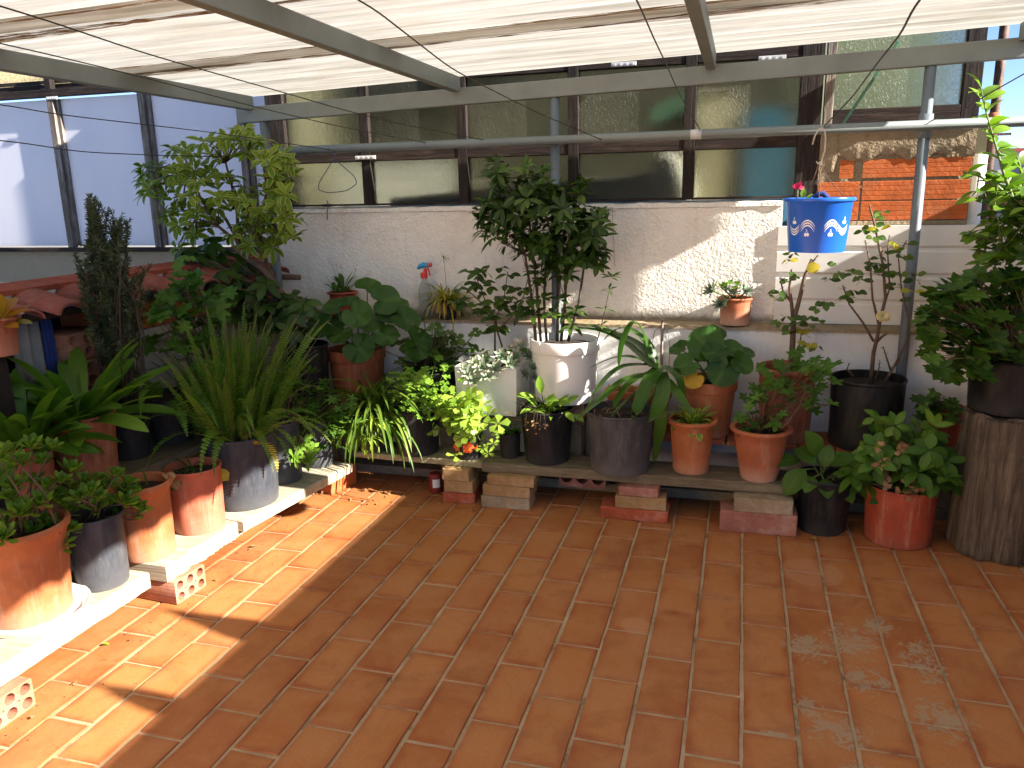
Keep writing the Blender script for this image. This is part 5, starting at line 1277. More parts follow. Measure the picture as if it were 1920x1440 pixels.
for (px, py) in ((966, 755), (975, 762), (968, 748), (1000, 752)):
    b = P.top + Vector((-.06, 0, 0)); P.stem(bez(b, at(px, py, 3.60), .12, 4), .002, .0014, 4)
P.done({'foliage': LF['light'], 'dry_flowers': LF['dry']}, M['stem_d'])

# strap-leaved plant in the grey pot -------------------------------
def ribbon(mb, pts, W, nrm=UP, segs=22, mi=0, fold=.22):
    P_ = [Vector(p) for p in pts]; n = len(P_)
    def cr(t):
        t = min(max(t, 0), n - 1.0001); i = int(t); u = t - i
        p0 = P_[max(i - 1, 0)]; p1 = P_[i]; p2 = P_[min(i + 1, n - 1)]; p3 = P_[min(i + 2, n - 1)]
        return .5 * ((2 * p1) + (p2 - p0) * u + (2 * p0 - 5 * p1 + 4 * p2 - p3) * u * u + (3 * p1 - p0 - 3 * p2 + p3) * u ** 3)
    q = [cr(i / segs * (n - 1)) for i in range(segs + 1)]; vs = []; uvs = []; fs = []; sd0 = None
    for i in range(segs + 1):
        d = (q[min(i + 1, segs)] - q[max(i - 1, 0)]).normalized(); sd = d.cross(Vector(nrm))
        if sd.length < .15 and sd0 is not None: sd = sd0
        sd.normalize()
        if sd0 is not None:
            if sd.dot(sd0) < 0: sd = -sd
            sd = (sd0 * .6 + sd * .4).normalized()
        sd0 = sd; nn = sd.cross(d).normalized(); hw = W * .5 * STRAP(i / segs)
        vs += [q[i] - sd * hw + nn * hw * fold, q[i], q[i] + sd * hw + nn * hw * fold]; uvs += [(0, i / segs), (.5, i / segs), (1, i / segs)]
    for i in range(segs):
        a = i * 3; fs += [(a, a + 1, a + 4, a + 3), (a + 1, a + 2, a + 5, a + 4)]
    mb.add(vs, fs, mi, U(0, 1), uvs)
P = Plant("potted_strap_plant", "weathered grey pot holding a plant with long arching strap leaves and snaking stems", -.515, 3.602, .2125, 'thin', .138, .166, .292, M['blkg'])
y0 = 3.62
RB = [([(1225, 685, 0), (1212, 640, .02), (1190, 604, .0), (1168, 640, -.05), (1160, 690, -.07)], .036), ([(1222, 688, .02), (1170, 642, .08), (1118, 620, .12), (1052, 616, .14)], .05), ([(1218, 685, .0), (1165, 690, -.05), (1125, 725, -.09), (1100, 770, -.10)], .050), ([(1208, 702, 0), (1168, 715, -.08), (1122, 754, -.16), (1078, 790, -.20)], .042),
      ([(1236, 690, 0), (1218, 715, -.10), (1197, 765, -.17), (1190, 788, -.17)], .058), ([(1240, 698, 0), (1243, 735, -.10), (1230, 775, -.16), (1214, 795, -.17)], .055), ([(1248, 690, 0), (1272, 712, -.03), (1281, 760, -.05)], .045), ([(1250, 712, -.02), (1272, 742, -.10), (1296, 776, -.16)], .040), ([(1245, 712, 0), (1240, 780, -.04), (1232, 830, -.02), (1226, 866, -.02)], .045),
      ([(1228, 685, .02), (1210, 640, .06), (1165, 616, .10), (1130, 640, .12)], .045), ([(1225, 690, 0), (1190, 672, -.02), (1150, 672, .02), (1105, 690, .05)], .045), ([(1232, 690, 0), (1200, 650, .05), (1150, 625, .12), (1095, 608, .18)], .05), ([(1240, 690, .02), (1262, 690, .06), (1275, 705, .10)], .04), ([(1232, 695, -.02), (1180, 720, -.10), (1150, 765, -.16)], .042)]
for pts, W in RB: ribbon(P.L(), [P.w(at(a, b, y0 + c)) for (a, b, c) in pts], W * 1.3)
for pts in ([(1190, 792, 0), (1155, 800, -.05), (1150, 775, -.06), (1180, 745, -.04), (1215, 720, -.02), (1230, 690, 0)], [(1205, 795, .02), (1190, 770, .02), (1225, 740, .02), (1238, 700, 0)], [(1150, 795, -.04), (1175, 808, -.10), (1195, 795, -.09), (1185, 780, -.06)]):
    P.stem([at(a, b, y0 + c) for (a, b, c) in pts], .008, .007, 8)
for i in range(34):
    c = P.top + Vector((G(.07), G(.06), U(0, .05))); leaf(P.L("dry_foliage"), P.w(c), rdir(-.2, 1.2), UP, U(.03, .07), .008, LANCE, 3, 1)
P.done({'foliage': LF['straps'], 'dry_foliage': LF['dry']}, M['stem_g'])

# rectangular terracotta planter
P = Plant("window_box", "rectangular terracotta planter standing half hidden behind the strap-leaved plant", -.465, 3.885, .338, None, .1, .1, .2, cat="planter")
mb = MB(); prof = [(.135, .050, 0), (.155, .066, .165), (.166, .076, .168), (.168, .078, .192), (.160, .070, .196), (.150, .060, .190), (.145, .055, .03)]
vs = []; fs = []
for (a, b, z) in prof:
    for k in range(24):
        an = 2 * math.pi * k / 24; c_, s_ = math.cos(an), math.sin(an); e = .35
        vs.append((a * math.copysign(abs(c_) ** e, c_), b * math.copysign(abs(s_) ** e, s_), z))
for i in range(len(prof) - 1):
    for k in range(24): fs.append((i * 24 + k, i * 24 + (k + 1) % 24, (i + 1) * 24 + (k + 1) % 24, (i + 1) * 24 + k))
fs.append(tuple(range(23, -1, -1))); mb.add(vs, fs); mb.build("trough", M['tc2'], P.t, True, sharp=35)
mb = MB(); mb.add([(-.147, -.057, .165), (.147, -.057, .165), (.147, .057, .165), (-.147, .057, .165)], [(0, 1, 2, 3)]); mb.build("soil", M['soil'], P.t, False)
P.top = P.o + Vector((0, 0, .165))
for i in range(26): leaf(P.L(), P.w(P.top + Vector((U(-.13, .13), G(.02), 0))), rdir(.3, 1.3), UP, U(.04, .09), .012, LANCE, 3, .6)
P.done(LF['dry'])

P = Plant("potted_leopard_plant", "leopard plant with one yellow leaf in an orange terracotta pot at the centre right", -.122, 3.855, .338, 'collar', .102, .134, .275, M['tc'])
farfugium(P, [(1318, 642, 3.80, .088, .1, -.8, .5), (1283, 685, 3.72, .062, -.1, -.75, .6), (1335, 662, 3.75, .062, .2, -.6, .75), (1352, 702, 3.70, .075, .1, -.85, .45), (1298, 714, 3.70, .048, .0, -.85, .5), (1392, 685, 3.74, .062, .5, -.6, .6), (1375, 655, 3.82, .052, .2, -.6, .75), (1272, 655, 3.86, .055, -.4, -.4, .8), (1400, 662, 3.82, .05, .3, -.3, .9), (1340, 625, 3.88, .06, .2, -.4, .9), (1310, 665, 3.82, .06, 0, -.5, .8), (1365, 680, 3.80, .06, .2, -.5, .8)], P.top, None, yel=((1298, 714),))
P.done({'foliage': LF['farf'], 'yellowed_foliage': LF['farfy']}, M['stem_g'])
P = Plant("potted_primrose", "small bright orange pot of speckled yellow-green leaves at the front of the long plank", -.184, 3.645, .2125, 'rolled', .080, .117, .255, M['tc'], rim=.018)
for i in range(46):
    q = i / 46; a = i * 2.4; e = 1.35 - 1.3 * q
    leaf(P.L(), P.w(P.top + Vector((math.cos(a) * .015, math.sin(a) * .015, 0))), (math.cos(a) * math.cos(e), math.sin(a) * math.cos(e), math.sin(e)), UP, U(.075, .115) + .02 * q, .036, SPOON, 6, U(.5, 1.5) * (.4 + q), .25, None, 0, 0, .2)
P.stem(bez(P.top, at(1313, 742, 3.62), .05, 4), .0012, .001, 4)
P.done(LF['eyel'], M['stem_g'])
P = Plant("potted_geranium", "leggy scented geranium in a salt-stained terracotta pot at the right end of the long plank", .124, 3.608, .2125, 'rolled', .078, .137, .245, M['tcs'], rim=.020)
geranium(P, [(1440, 702), (1500, 692), (1530, 695), (1480, 732), (1540, 722), (1412, 762), (1395, 782), (1440, 742), (1462, 695), (1550, 705), (1420, 725), (1515, 675), (1525, 745), (1460, 765), (1405, 740), (1490, 670), (1545, 685), (1470, 715), (1450, 720), (1425, 790), (1400, 805), (1500, 720), (1530, 770), (1440, 800)], .029, None, lambda a, b: at(a, b, 3.56 + G(.06)), 3, 10, 5, .30, sr=.0016)
P.stem([P.top + Vector((.05, -.02, 0)), at(1475, 795, 3.5), at(1500, 760, 3.5), at(1515, 720, 3.52)], .0045, .003, 6)
P.done(LF['geran'], M['stem_b'])

# roses -----------------------------------------------------------
def rose(P, stems, leaves, y, r0=.007, thorns=True, yk="yellow_foliage"):
    for s in stems:
        pts = [at(a, b, y + (c if len(q) > 2 else 0)) for q in s for (a, b, c) in [(q + (0,))[:3]]]
        r = s[0][3] if len(s[0]) > 3 else r0
        P.stem(pts, r, r * .45, 7)
        if thorns:
            for (a, b) in zip(pts, pts[1:]):
                for k in range(5):
                    c = a.lerp(b, U(0, 1)); d = rdir(-.2, .5); P.stem([c, c + d * .014], .0022, .0003, 4)
    for (px, py, n, yel) in leaves:
        for k in range(n):
            c = at(px + G(9), py + G(9), y + G(.035)); d0 = rdir(-.4, .5)
            P.stem([c - d0 * .03, c + d0 * .02], .0011, .0008, 4)
            for s in (-1.1, 0, 1.1):
                d = Matrix.Rotation(s, 3, 'Z') @ d0; leaf(P.L(yk if yel else "foliage"), P.w(c + d * .012), d + Vector((0, 0, U(-.5, .3))), UP * .7 + Vector((0, -.7, 0)), U(.030, .050), U(.022, .034), OVAL, 5, .5, .15)
P = Plant("potted_rose", "old thick-stemmed thorny rose in a large brown terracotta pot, below the blue bucket", .236, 3.852, .338, 'rolled', .112, .142, .352, M['tcd'])
rose(P, [[(1482, 700, 0, .015), (1486, 640), (1488, 600), (1499, 560), (1508, 520), (1522, 486)], [(1488, 610, 0, .010), (1484, 570), (1480, 540), (1484, 505)], [(1486, 570, 0, .006), (1468, 545), (1462, 520)], [(1505, 530, 0, .006), (1516, 500), (1534, 478)], [(1490, 690, 0, .005), (1498, 650), (1504, 620)], [(1484, 700, 0, .004), (1500, 670), (1498, 640)]],
     [(1465, 535, 2, 0), (1475, 522, 2, 0), (1462, 548, 1, 0), (1500, 483, 2, 0), (1470, 482, 1, 1), (1482, 602, 3, 0), (1468, 600, 2, 0), (1515, 605, 3, 0), (1508, 620, 2, 1), (1522, 645, 2, 1), (1530, 655, 1, 0), (1516, 592, 2, 0)], 3.84)
leaf(P.L("yellow_foliage"), P.w(at(1512, 505, 3.80)), (.7, -.1, .2), (-.2, -.9, .3), .06, .055, OVAL, 5, .4, .1)
P.done({'foliage': LF['rose'], 'yellow_foliage': LF['rosey']}, M['stem_b'])
P = Plant("potted_rose", "spindly rose with one faded cream bloom in a plain black pot beside the grey post", .585, 3.828, .338, 'thin', .150, .163, .318, M['blk'])
rose(P, [[(1632, 720, 0, .010), (1638, 660), (1644, 635), (1650, 600), (1660, 560), (1656, 500), (1642, 430), (1630, 385)], [(1644, 640, 0, .008), (1655, 630), (1662, 625)], [(1638, 640, 0, .006), (1618, 605), (1592, 570), (1580, 535)], [(1655, 580, 0, .005), (1668, 540), (1664, 470), (1668, 440)], [(1648, 610, 0, .006), (1636, 560), (1632, 500), (1622, 450)], [(1660, 715, 0, .008), (1675, 690), (1686, 672)], [(1670, 695, 0, .005), (1662, 670), (1656, 650)], [(1675, 690, 0, .005), (1700, 640), (1704, 600), (1690, 540), (1684, 480), (1700, 450)], [(1600, 705, 0, .005), (1588, 692), (1592, 682)], [(1640, 715, 0, .004), (1648, 690), (1650, 676)]],
     [(1560, 520, 2, 0), (1575, 505, 2, 0), (1590, 512, 2, 0), (1600, 540, 2, 0), (1595, 555, 1, 0), (1557, 575, 2, 0), (1572, 565, 1, 0), (1625, 440, 2, 0), (1615, 430, 1, 0), (1645, 430, 2, 0), (1630, 400, 1, 0), (1640, 510, 3, 0), (1652, 500, 2, 0), (1630, 535, 2, 0), (1670, 520, 3, 0), (1685, 535, 2, 0), (1680, 470, 2, 0), (1675, 462, 1, 1), (1690, 480, 2, 0), (1705, 545, 1, 1), (1715, 530, 1, 0), (1700, 510, 2, 0), (1700, 560, 1, 0), (1650, 470, 2, 0), (1650, 385, 1, 0), (1655, 420, 1, 1)], 3.83, .006)
c = at(1656, 594, 3.78)
for i in range(22):
    d = rdir(-.6, .9) + Vector((0, -.5, 0)); leaf(P.L("bloom"), P.w(c), d, (0, -1, .4), .032, .028, BROAD, 4, 1.0, .2)
P.done({'foliage': LF['rose'], 'yellow_foliage': LF['rosey'], 'bloom': LF['petal']}, M['stem_b'])

P = Plant("potted_echeveria", "small terracotta pot of grey-green echeverias on the wall ledge left of the cladding", -.016, 4.049, .850, 'rolled', .068, .087, .135, M['tcs'], rim=.010)
for (px, py, y, r, n, ax) in ((1335, 545, 3.98, .060, 40, (-.6, -.6, .5)), (1352, 570, 3.96, .055, 34, (-.2, -.9, .3)), (1398, 548, 4.0, .055, 30, (.5, -.5, .7)), (1375, 550, 4.03, .045, 24, (0, -.5, .8)), (1360, 545, 4.03, .04, 20, (0, -.4, .9))):
    c = at(px, py, y); P.stem([P.top, P.top.lerp(c, .6), c], .005, .004, 5); rosette(P.L(), P.w(c), ax, r, n, .013, LANCE, el=(1.3, .0), fold=.3)
for (px, py) in ((1352, 538), (1368, 532), (1382, 534), (1378, 542), (1392, 540), (1360, 536)):
    c = at(px, py, 4.03); P.stem([P.top, c], .002, .0015, 4); rosette(P.L("green_rosettes"), P.w(c), UP + Vector((0, -.4, 0)), .028, 12, .018, SPOON, el=(1.0, .0))
P.done({'foliage': LF['eche'], 'green_rosettes': LF['light']}, M['stem_g'])

P = Plant("potted_hosta", "black floor pot with large drooping oval leaves, right of the last brick stack", .405, 3.585, .001, 'thin', .100, .123, .255, M['blk'])
for (px, py, dx, dy, dz, l_, w_) in ((1510, 880, -.6, -.5, -.5, .15, .10), (1500, 862, -.8, -.3, .1, .13, .08), (1535, 855, -.2, -.2, .7, .13, .09), (1555, 870, .4, -.3, .4, .13, .08), (1585, 885, .8, -.2, .1, .13, .08), (1545, 900, .1, -.8, -.2, .10, .07), (1572, 905, .5, -.7, -.3, .11, .075), (1525, 895, -.3, -.8, -.1, .10, .07), (1565, 925, .3, -.9, -.5, .09, .06), (1530, 870, -.5, .2, .5, .12, .08), (1590, 870, .7, .2, .5, .13, .08), (1545, 875, .1, -.1, .9, .10, .07)):
    c = at(px, py, 3.55 + U(-.03, .04)); b = P.top + Vector((G(.02), G(.02), 0)); P.stem([b, b.lerp(c, .5) + Vector((0, 0, .03)), c], .0035, .0025, 5)
    leaf(P.L(), P.w(c), (dx, dy, dz), UP * .8 + Vector((0, -.5, 0)), l_, w_, OVAL, 8, .8, .2, None, 0, 0, .05)
P.done(LF['gerdk'], M['stem_g'])
P = Plant("potted_hydrangea", "red pot on the floor with a leafy hydrangea and brown dead flower heads", .711, 3.548, .001, 'thin', .132, .147, .255, M['tcr'])
HW = [(1650, 792), (1690, 800), (1722, 812), (1742, 800), (1680, 832), (1622, 852), (1642, 872), (1602, 872), (1765, 848), (1780, 872), (1722, 852), (1702, 872), (1742, 882), (1760, 915), (1625, 905), (1702, 915), (1662, 925), (1660, 810), (1710, 830), (1630, 830), (1745, 840), (1600, 890), (1750, 900), (1685, 855), (1640, 850), (1720, 890), (1770, 890), (1660, 840)]
for (px, py) in HW:
    for k in range(2):
        c = at(px + G(7), py + G(7), 3.50 + G(.06)); b = P.top + Vector((G(.04), G(.04), 0)); P.stem([b, b.lerp(c, .5) + Vector((G(.01), 0, .01)), c], .003, .002, 5)
        up = py < 860 and k == 0
        whorl(P.L("young_foliage" if up else "foliage"), P.w(c), UP * .8 + Vector((.1, -.5, 0)) + rdir(-.3, .5) * .5, U(.05, .075) if up else U(.07, .10), random.choice((5, 6)), .032 if up else .045, OVAL, (-.4, .7), .6, 0, .2, 5)
for hi, (px, py) in enumerate(((1662, 858), (1650, 882), (1658, 900), (1690, 836), (1722, 905), (1712, 920), (1675, 895), (1645, 840), (1655, 870))):
    for k in range(9):
        leaf(P.L("dead_flower_head#%d" % hi), P.w(at(px + G(6), py + G(8), 3.42 + G(.02))), rdir(-1.2, .3), (0, -1, 0), U(.025, .045), .022, BROAD, 3, 1.2, .4)
P.done({'foliage': LF['geran'], 'young_foliage': LF['hydr'], 'dead_flower_head': LF['dry']}, M['stem_b'])
brick("grey block holding up the small ivy geranium pot behind the log", (.93, 3.885, .0505), (.14, .14, .30), 0, M['brick_g'], None, "support_block")
P = Plant("potted_geranium", "small dark ivy geranium in a red pot tucked behind the log stump", .915, 3.875, .352, 'thin', .074, .090, .175, M['tcr'])
geranium(P, [(1722, 755), (1735, 765), (1745, 752), (1770, 762), (1785, 755), (1760, 772), (1728, 778), (1790, 770), (1738, 745), (1750, 765), (1775, 772)], .030, None, lambda a, b: at(a, b, 3.80 + G(.04)), 4, 6, 5, .2)
P.done(LF['gerdk'], M['stem_b'])

# log stump with geranium pot ---------------------------------------
t = thing("log_stump", "tall weathered log stump standing on the floor at the right edge", "stump", (1.085, 3.535, .001))
mb = MB(); n = 64; zs = [0, .012, .05, .12, .2, .3, .4, .48, .55, .585, .60]; vs = []; fs = []
fl = [.010 * math.sin(5 * 2 * math.pi * k / n + 1) + .006 * math.sin(11 * 2 * math.pi * k / n) + U(-.002, .002) - (.014 if k in (40, 41, 52, 27) else 0) for k in range(n)]
for i, z in enumerate(zs):
    for k in range(n):
        a = 2 * math.pi * k / n; r = .172 + fl[k] * (1 + .3 * math.sin(z * 9 + k * .3)) + .008 * math.cos(z * 5) - (.010 if i == 0 else 0) - (.012 if i == len(zs) - 1 else 0)
        vs.append((r * math.cos(a), r * math.sin(a), z + (.008 * math.sin(k * .7) if i == len(zs) - 1 else 0)))
for i in range(len(zs) - 1):
    for k in range(n): fs.append((i * n + k, i * n + (k + 1) % n, (i + 1) * n + (k + 1) % n, (i + 1) * n + k))
mb.add(vs, fs); mb.build("bark", M['bark'], t, True, sharp=50)
mb = MB(); vs = [(0, 0, .598)] + [(.163 * math.cos(2 * math.pi * k / 40), .163 * math.sin(2 * math.pi * k / 40), .594 + U(-.003, .003)) for k in range(40)]
mb.add(vs, [(0, 1 + k, 1 + (k + 1) % 40) for k in range(40)]); mb.build("cut_top", M['logtop'], t, True)
P = Plant("potted_geranium", "big bushy geranium in a black pot on top of the log stump", 1.07, 3.548, .607, 'thin', .140, .160, .218, M['blk'])
gp = []
while len(gp) < 62:
    a, b = U(1728, 1935), U(512, 705)
    if ((a - 1850) / 118) ** 2 + ((b - 602) / 92) ** 2 < 1: gp.append((a, b))
gp += [(1740, 665), (1755, 690), (1785, 700), (1745, 560), (1790, 530), (1830, 520), (1745, 645), (1738, 600), (1800, 540)]
geranium(P, gp, .046, None, lambda a, b: at(a, b, 3.50 + G(.09)), 3, 6, 7, .15, sr=.0025)
P.stem([P.top, at(1872, 640, 3.54), at(1850, 590, 3.54), at(1830, 560, 3.52)], .013, .006, 7); P.stem([P.top, at(1830, 610, 3.50), at(1790, 585, 3.48)], .008, .004, 6)
P.done(LF['gerdk'], M['stem_b'])

P = Plant("lemon_tree", "lemon tree with glossy bright leaves reaching in at the right edge of the picture", 1.50, 3.45, .001, 'rolled', .15, .20, .34, M['tc2'], cat="tree")
def L_(px, py, dy=0): return at(px, py, 3.56 + dy)
tk = [P.top, P.top + Vector((-.03, .02, .4)), L_(1958, 560), L_(1935, 480)]
P.stem(tk, .02, .013, 8)
bs = [[L_(1935, 480), L_(1915, 420), L_(1895, 360), L_(1880, 320), L_(1866, 270), L_(1850, 215), L_(1838, 160)], [L_(1915, 430), L_(1880, 440), L_(1845, 445), L_(1815, 440)], [L_(1898, 370), L_(1870, 350), L_(1835, 330), L_(1805, 322)], [L_(1925, 450, .05), L_(1925, 380, .08), L_(1912, 310, .08), L_(1905, 290, .08)], [L_(1935, 480, -.05), L_(1905, 480, -.06), L_(1880, 470, -.06)], [L_(1920, 420, .1), L_(1890, 395, .1), L_(1860, 400, .1)]]
for s in bs: P.stem(s, .008, .002, 6)
for si, s in enumerate(bs):
    for (a, b) in zip(s, s[1:]):
        nl = max(2, int((b - a).length / .016))
        for k in range(nl):
            c = a.lerp(b, (k + U(0, .6)) / nl); d = rdir(-.2, .6); tl = (b - a).normalized()
            if si == 0 and c.z > 1.55: d = rdir(-.3, .7) * .9 + Vector((.35, 0, 0))
            leaf(P.L("young_foliage" if (si == 0 and c.z > 1.5) or random.random() < .2 else "foliage"), P.w(c), d + tl * .6, UP + Vector((.2, -.4, 0)) + rdir(-1, 1) * .4, U(.070, .105), U(.040, .054), OVAL, 6, .6, .25)
for i in range(170):
    c = L_(U(1830, 1960), U(350, 500), G(.08)); nb = min([q for s in bs for q in s], key=lambda q: (q - c).length); P.stem([nb, c], .0022, .0014, 4)
    leaf(P.L(), P.w(c), rdir(-.5, .5), UP + rdir(-1, 1) * .6 + Vector((0, -.3, 0)), U(.06, .085), U(.032, .042), OVAL, 6, .6, .25)
P.done({'foliage': LF['lemon'], 'young_foliage': LF['light']}, M['stem_g'], "trunk")
# ------------------------------------------------------------ hanging bucket
YB = 2.92
pr = at(1530, 371, YB); pb = at(1530, 471, YB); hb = pr.z - pb.z; rt_ = 66 / FPX * 2.55; rb_ = 52 / FPX * 2.58
t = thing("hanging_bucket", "blue plastic bucket printed with white arcs and cherries, hanging from the clothes line", "bucket", pb); 
mb = MB(); mb.lathe([(.001, .002), (rb_ - .004, .002), (rb_, 0), (rb_ + .001, .006), (rt_ - .007, hb - .012), (rt_ - .006, hb - .011), (rt_, hb - .011), (rt_ + .002, hb - .006), (rt_, hb), (rt_ - .004, hb + .001), (rt_ - .011, hb - .004), (rb_ - .003, .010), (.001, .010)], 64); mb.build("tub", M['blue'], t, True, sharp=45)
mb = MB(); zs = hb - .035; mb.add([(0, 0, zs + .004)] + [((rt_ - .014) * math.cos(2 * math.pi * k / 30), (rt_ - .014) * math.sin(2 * math.pi * k / 30), zs) for k in range(30)], [(0, 1 + k, 1 + (k + 1) % 30) for k in range(30)]); mb.build("soil", M['soil'], t)
def onb(a, z, off=.0012):
    r = rb_ + .001 + (rt_ - .008 - rb_) * (z / hb) + off; return Vector((r * math.sin(a), -r * math.cos(a), z))
mb = MB(); W0 = .052 / rt_
def arcband(a0, zc, half, hgt, sign, th):
    n = 18; vs = []; fs = []
    for i in range(n + 1):
        u = -1 + 2 * i / n; z = zc + sign * hgt * (1 - u * u); tk = th * (1 - .75 * abs(u) ** 3)
        vs += [onb(a0 + half * u, z - tk / 2), onb(a0 + half * u, z + tk / 2)]
    for i in range(n): fs.append((2 * i, 2 * i + 2, 2 * i + 3, 2 * i + 1))
    mb.add(vs, fs)
def cherry(a0, z):
    for s in (-1, 1):
        vs = [onb(a0 + s * .035, z)] + [onb(a0 + s * .040 + .046 * math.cos(k * .524), z + .0058 * math.sin(k * .524)) for k in range(12)]
        mb.add(vs, [(0, 1 + k, 1 + (k + 1) % 12) for k in range(12)])
        mb.add([onb(a0 + s * .035 - .006, z + .004), onb(a0 + s * .035 + .006, z + .004), onb(a0 + .006, z + .018), onb(a0 - .006, z + .018)], [(0, 1, 2, 3)])
zc = hb * .46
for ac in (-.41, .36):
    for q in range(3): arcband(ac, hb * .46 - q * .0082 + .004, .25 - .012 * q, .021, 1, .0046)
    cherry(ac - .02, hb * .34)
for al in (-.92, .83):
    for q in range(3): arcband(al, hb * .46 + .012 - q * .0082, .23, .018, -1, .0046)
    cherry(al + .02, hb * .56)
mb.build("white_print", M['screw'] if False else m_plain("white_print", (.80, .80, .80), .4, .03), t, True)
hk = at(1541, 241, YB)
mb = MB(); hl = hk - pb
def hook(pts): return [Vector((a, b, c)) for a, b, c in pts]
mb.tube([hl + Vector((-.026, 0, -.050)), hl + Vector((-.020, 0, -.022)), hl + Vector((-.010, 0, -.003)), hl + Vector((0, 0, .001)), hl + Vector((.009, 0, -.004)), hl + Vector((.014, 0, -.03)), hl + Vector((.014, 0, -.07)), hl + Vector((.006, 0, -.105)), hl + Vector((-.006, 0, -.112)), hl + Vector((-.010, 0, -.104))], .0026, 8)
mb.build("hook", M['wire_l'], t)
mb = MB()
kn = hl + Vector((-.002, 0, -.110))
for a in (.4, 2.5, 4.6): mb.tube([kn, Vector((rt_ * .25 * math.cos(a), rt_ * .25 * math.sin(a), hb + .06)), Vector(((rt_ - .02) * math.cos(a), (rt_ - .02) * math.sin(a), hb - .004))], .0014, 6)
mb.build("hanging_wires", M['rustpipe'], t)
mb = MB(); mb.tube([Vector((-.02, 0, hb)), Vector((-.005, 0, hb + .012)), Vector((.01, 0, hb + .014)), Vector((.025, 0, hb))], .009, 8); mb.build("knot", M['clothb'], t)
st = MB(); lf = MB(); fl = MB(); b0 = Vector((-.07, 0, zs)); c1 = at(1496, 352, YB) - pb
st.tube([b0, b0.lerp(c1, .6), c1], .0018, 6); st.build("stem", M['stem_g'], t)
leaf(lf, Vector((-.055, -.01, hb)), (.1, -.1, 1), (0, -1, 0), .035, .020, OVAL, 5, .3, .2); leaf(lf, Vector((-.045, 0, hb - .004)), (.6, -.1, .4), (0, -1, 0), .03, .012, OVAL, 5, .6, .2); lf.build("foliage", LF['light'], t)
for i in range(12): leaf(fl, c1 + Vector((G(.006), G(.004), G(.003))), rdir(.0, 1.3), (0, -1, 0), .020, .014, BROAD, 3, .6, .3)
fl.build("flower", LF['pink'], t)

# ------------------------------------------------------------ clothes lines
def line(label, pts, r=.0022, m=None, name="clothes_line", group="clothes lines", near=True):
    pts = [Vector(p) for p in pts]
    if near:                              # carry on over the terrace to the house side
        d = (pts[0] - pts[1]); 
        if abs(d.y) > .05:
            tgt = -1.3; k = (tgt - pts[0].y) / d.y
            if 0 < k < 30:
                e = pts[0] + Vector((d.x * k * .3, d.y * k, 0)); e.z = pts[0].z + .02; pts = [e] + pts
    mb = MB(); q = []
    for i in range(len(pts) - 1):
        for k in range(8):
            u = k / 8; p = pts[i].lerp(pts[i + 1], u); q.append(p)
    q.append(pts[-1]); o = pts[0]
    # smooth the corners a little
    for _ in range(5): q = [q[0]] + [q[i - 1] * .25 + q[i] * .5 + q[i + 1] * .25 for i in range(1, len(q) - 1)] + [q[-1]]
    mb.tube(q, r, 6); b = mb.build(name, m or M['wire'], None); tag(b, label, "wire", group); return b
ZP = 3.915
def wl_(spec): return [at(a, b, y) for (a, b, y) in spec]
line("clothes line crossing the upper left of the picture to the cross pipe", wl_([(0, 8, 1.45), (270, 100, 2.05), (520, 170, 2.75), (640, 205, 3.15), (740, 230, 3.5), (905, 262, 3.9)]))
line("clothes line running along the left rafter to the cross pipe", wl_([(0, 80, 1.9), (250, 140, 2.5), (477, 200, 3.2), (640, 238, 3.6), (800, 268, 3.9)]))
line("clothes line sweeping from top centre down to the middle of the cross pipe", wl_([(680, 0, 1.9), (760, 62, 2.2), (850, 132, 2.6), (1000, 208, 3.3), (1128, 262, 3.9)]))
line("clothes line from top right of centre to the cross pipe left of the bucket", wl_([(1195, 0, 1.9), (1225, 70, 2.3), (1250, 122, 2.8), (1275, 180, 3.3), (1313, 244, 3.9)]))
line("clothes line that carries the blue bucket", wl_([(1720, 0, 1.6), (1690, 62, 1.85), (1642, 122, 2.2), (1600, 180, 2.65), (1541, 241, 2.92), (1556, 236, 3.90)]))
line("lower clothes line past the pale blue panels to the corner", wl_([(0, 195, 2.2), (110, 215, 2.5), (390, 247, 3.3), (620, 281, 3.9)]))
line("lowest clothes line past the pale blue panels to the corner post", wl_([(0, 261, 2.2), (150, 285, 2.7), (290, 291, 3.2), (500, 296, 3.93)]))
line("thin black wire from the right post up to the right edge", wl_([(1745, 226, 3.93), (1800, 210, 3.7), (1850, 178, 3.4), (1935, 130, 3.1)]), near=False, group=None, name="wire")
line("thin grey cord hanging down the white wall right of the shrub", wl_([(1148, 388, 4.125), (1150, 440, 4.13), (1152, 478, 4.13), (1153, 500, 4.125)]), .0018, M['wire_l'], "cord", None, False)
o = line("blue wire coat hanger hanging from the left end of the cross pipe", wl_([(622, 276, 3.90), (628, 290, 3.89), (622, 305, 3.89), (598, 342, 3.89), (597, 356, 3.89), (615, 362, 3.89), (650, 358, 3.89), (669, 345, 3.89), (666, 332, 3.89), (630, 300, 3.89), (622, 305, 3.89)]), .0022, M['wire_b'], "coat_hanger", None, False); o["category"] = "hanger"
o = line("small bent hook on top of the white wall below the coat hanger", wl_([(613, 376, 4.12), (616, 386, 4.12), (613, 398, 4.125), (614, 412, 4.125)]), .0025, M['wire'], "hook", None, False); o["category"] = "hook"
# slim cane with a wire loop behind the strap plant
t = thing("cane", "short wooden cane with a loop of wire leaning on the wall above the planter", "cane", at(1240, 700, 3.975)); c = t.location
mb = MB(); mb.tube([Vector((0, 0, -.2)), at(1242, 600, 3.982) - c], [.009, .007], 8); mb.build("stick", M['greywood'], t)
mb = MB(); mb.tube([at(a, b, 3.98) - c for (a, b) in ((1222, 645), (1228, 620), (1240, 612), (1252, 622), (1256, 650), (1254, 690))], .0016, 6); mb.build("wire_loop", M['wire'], t)
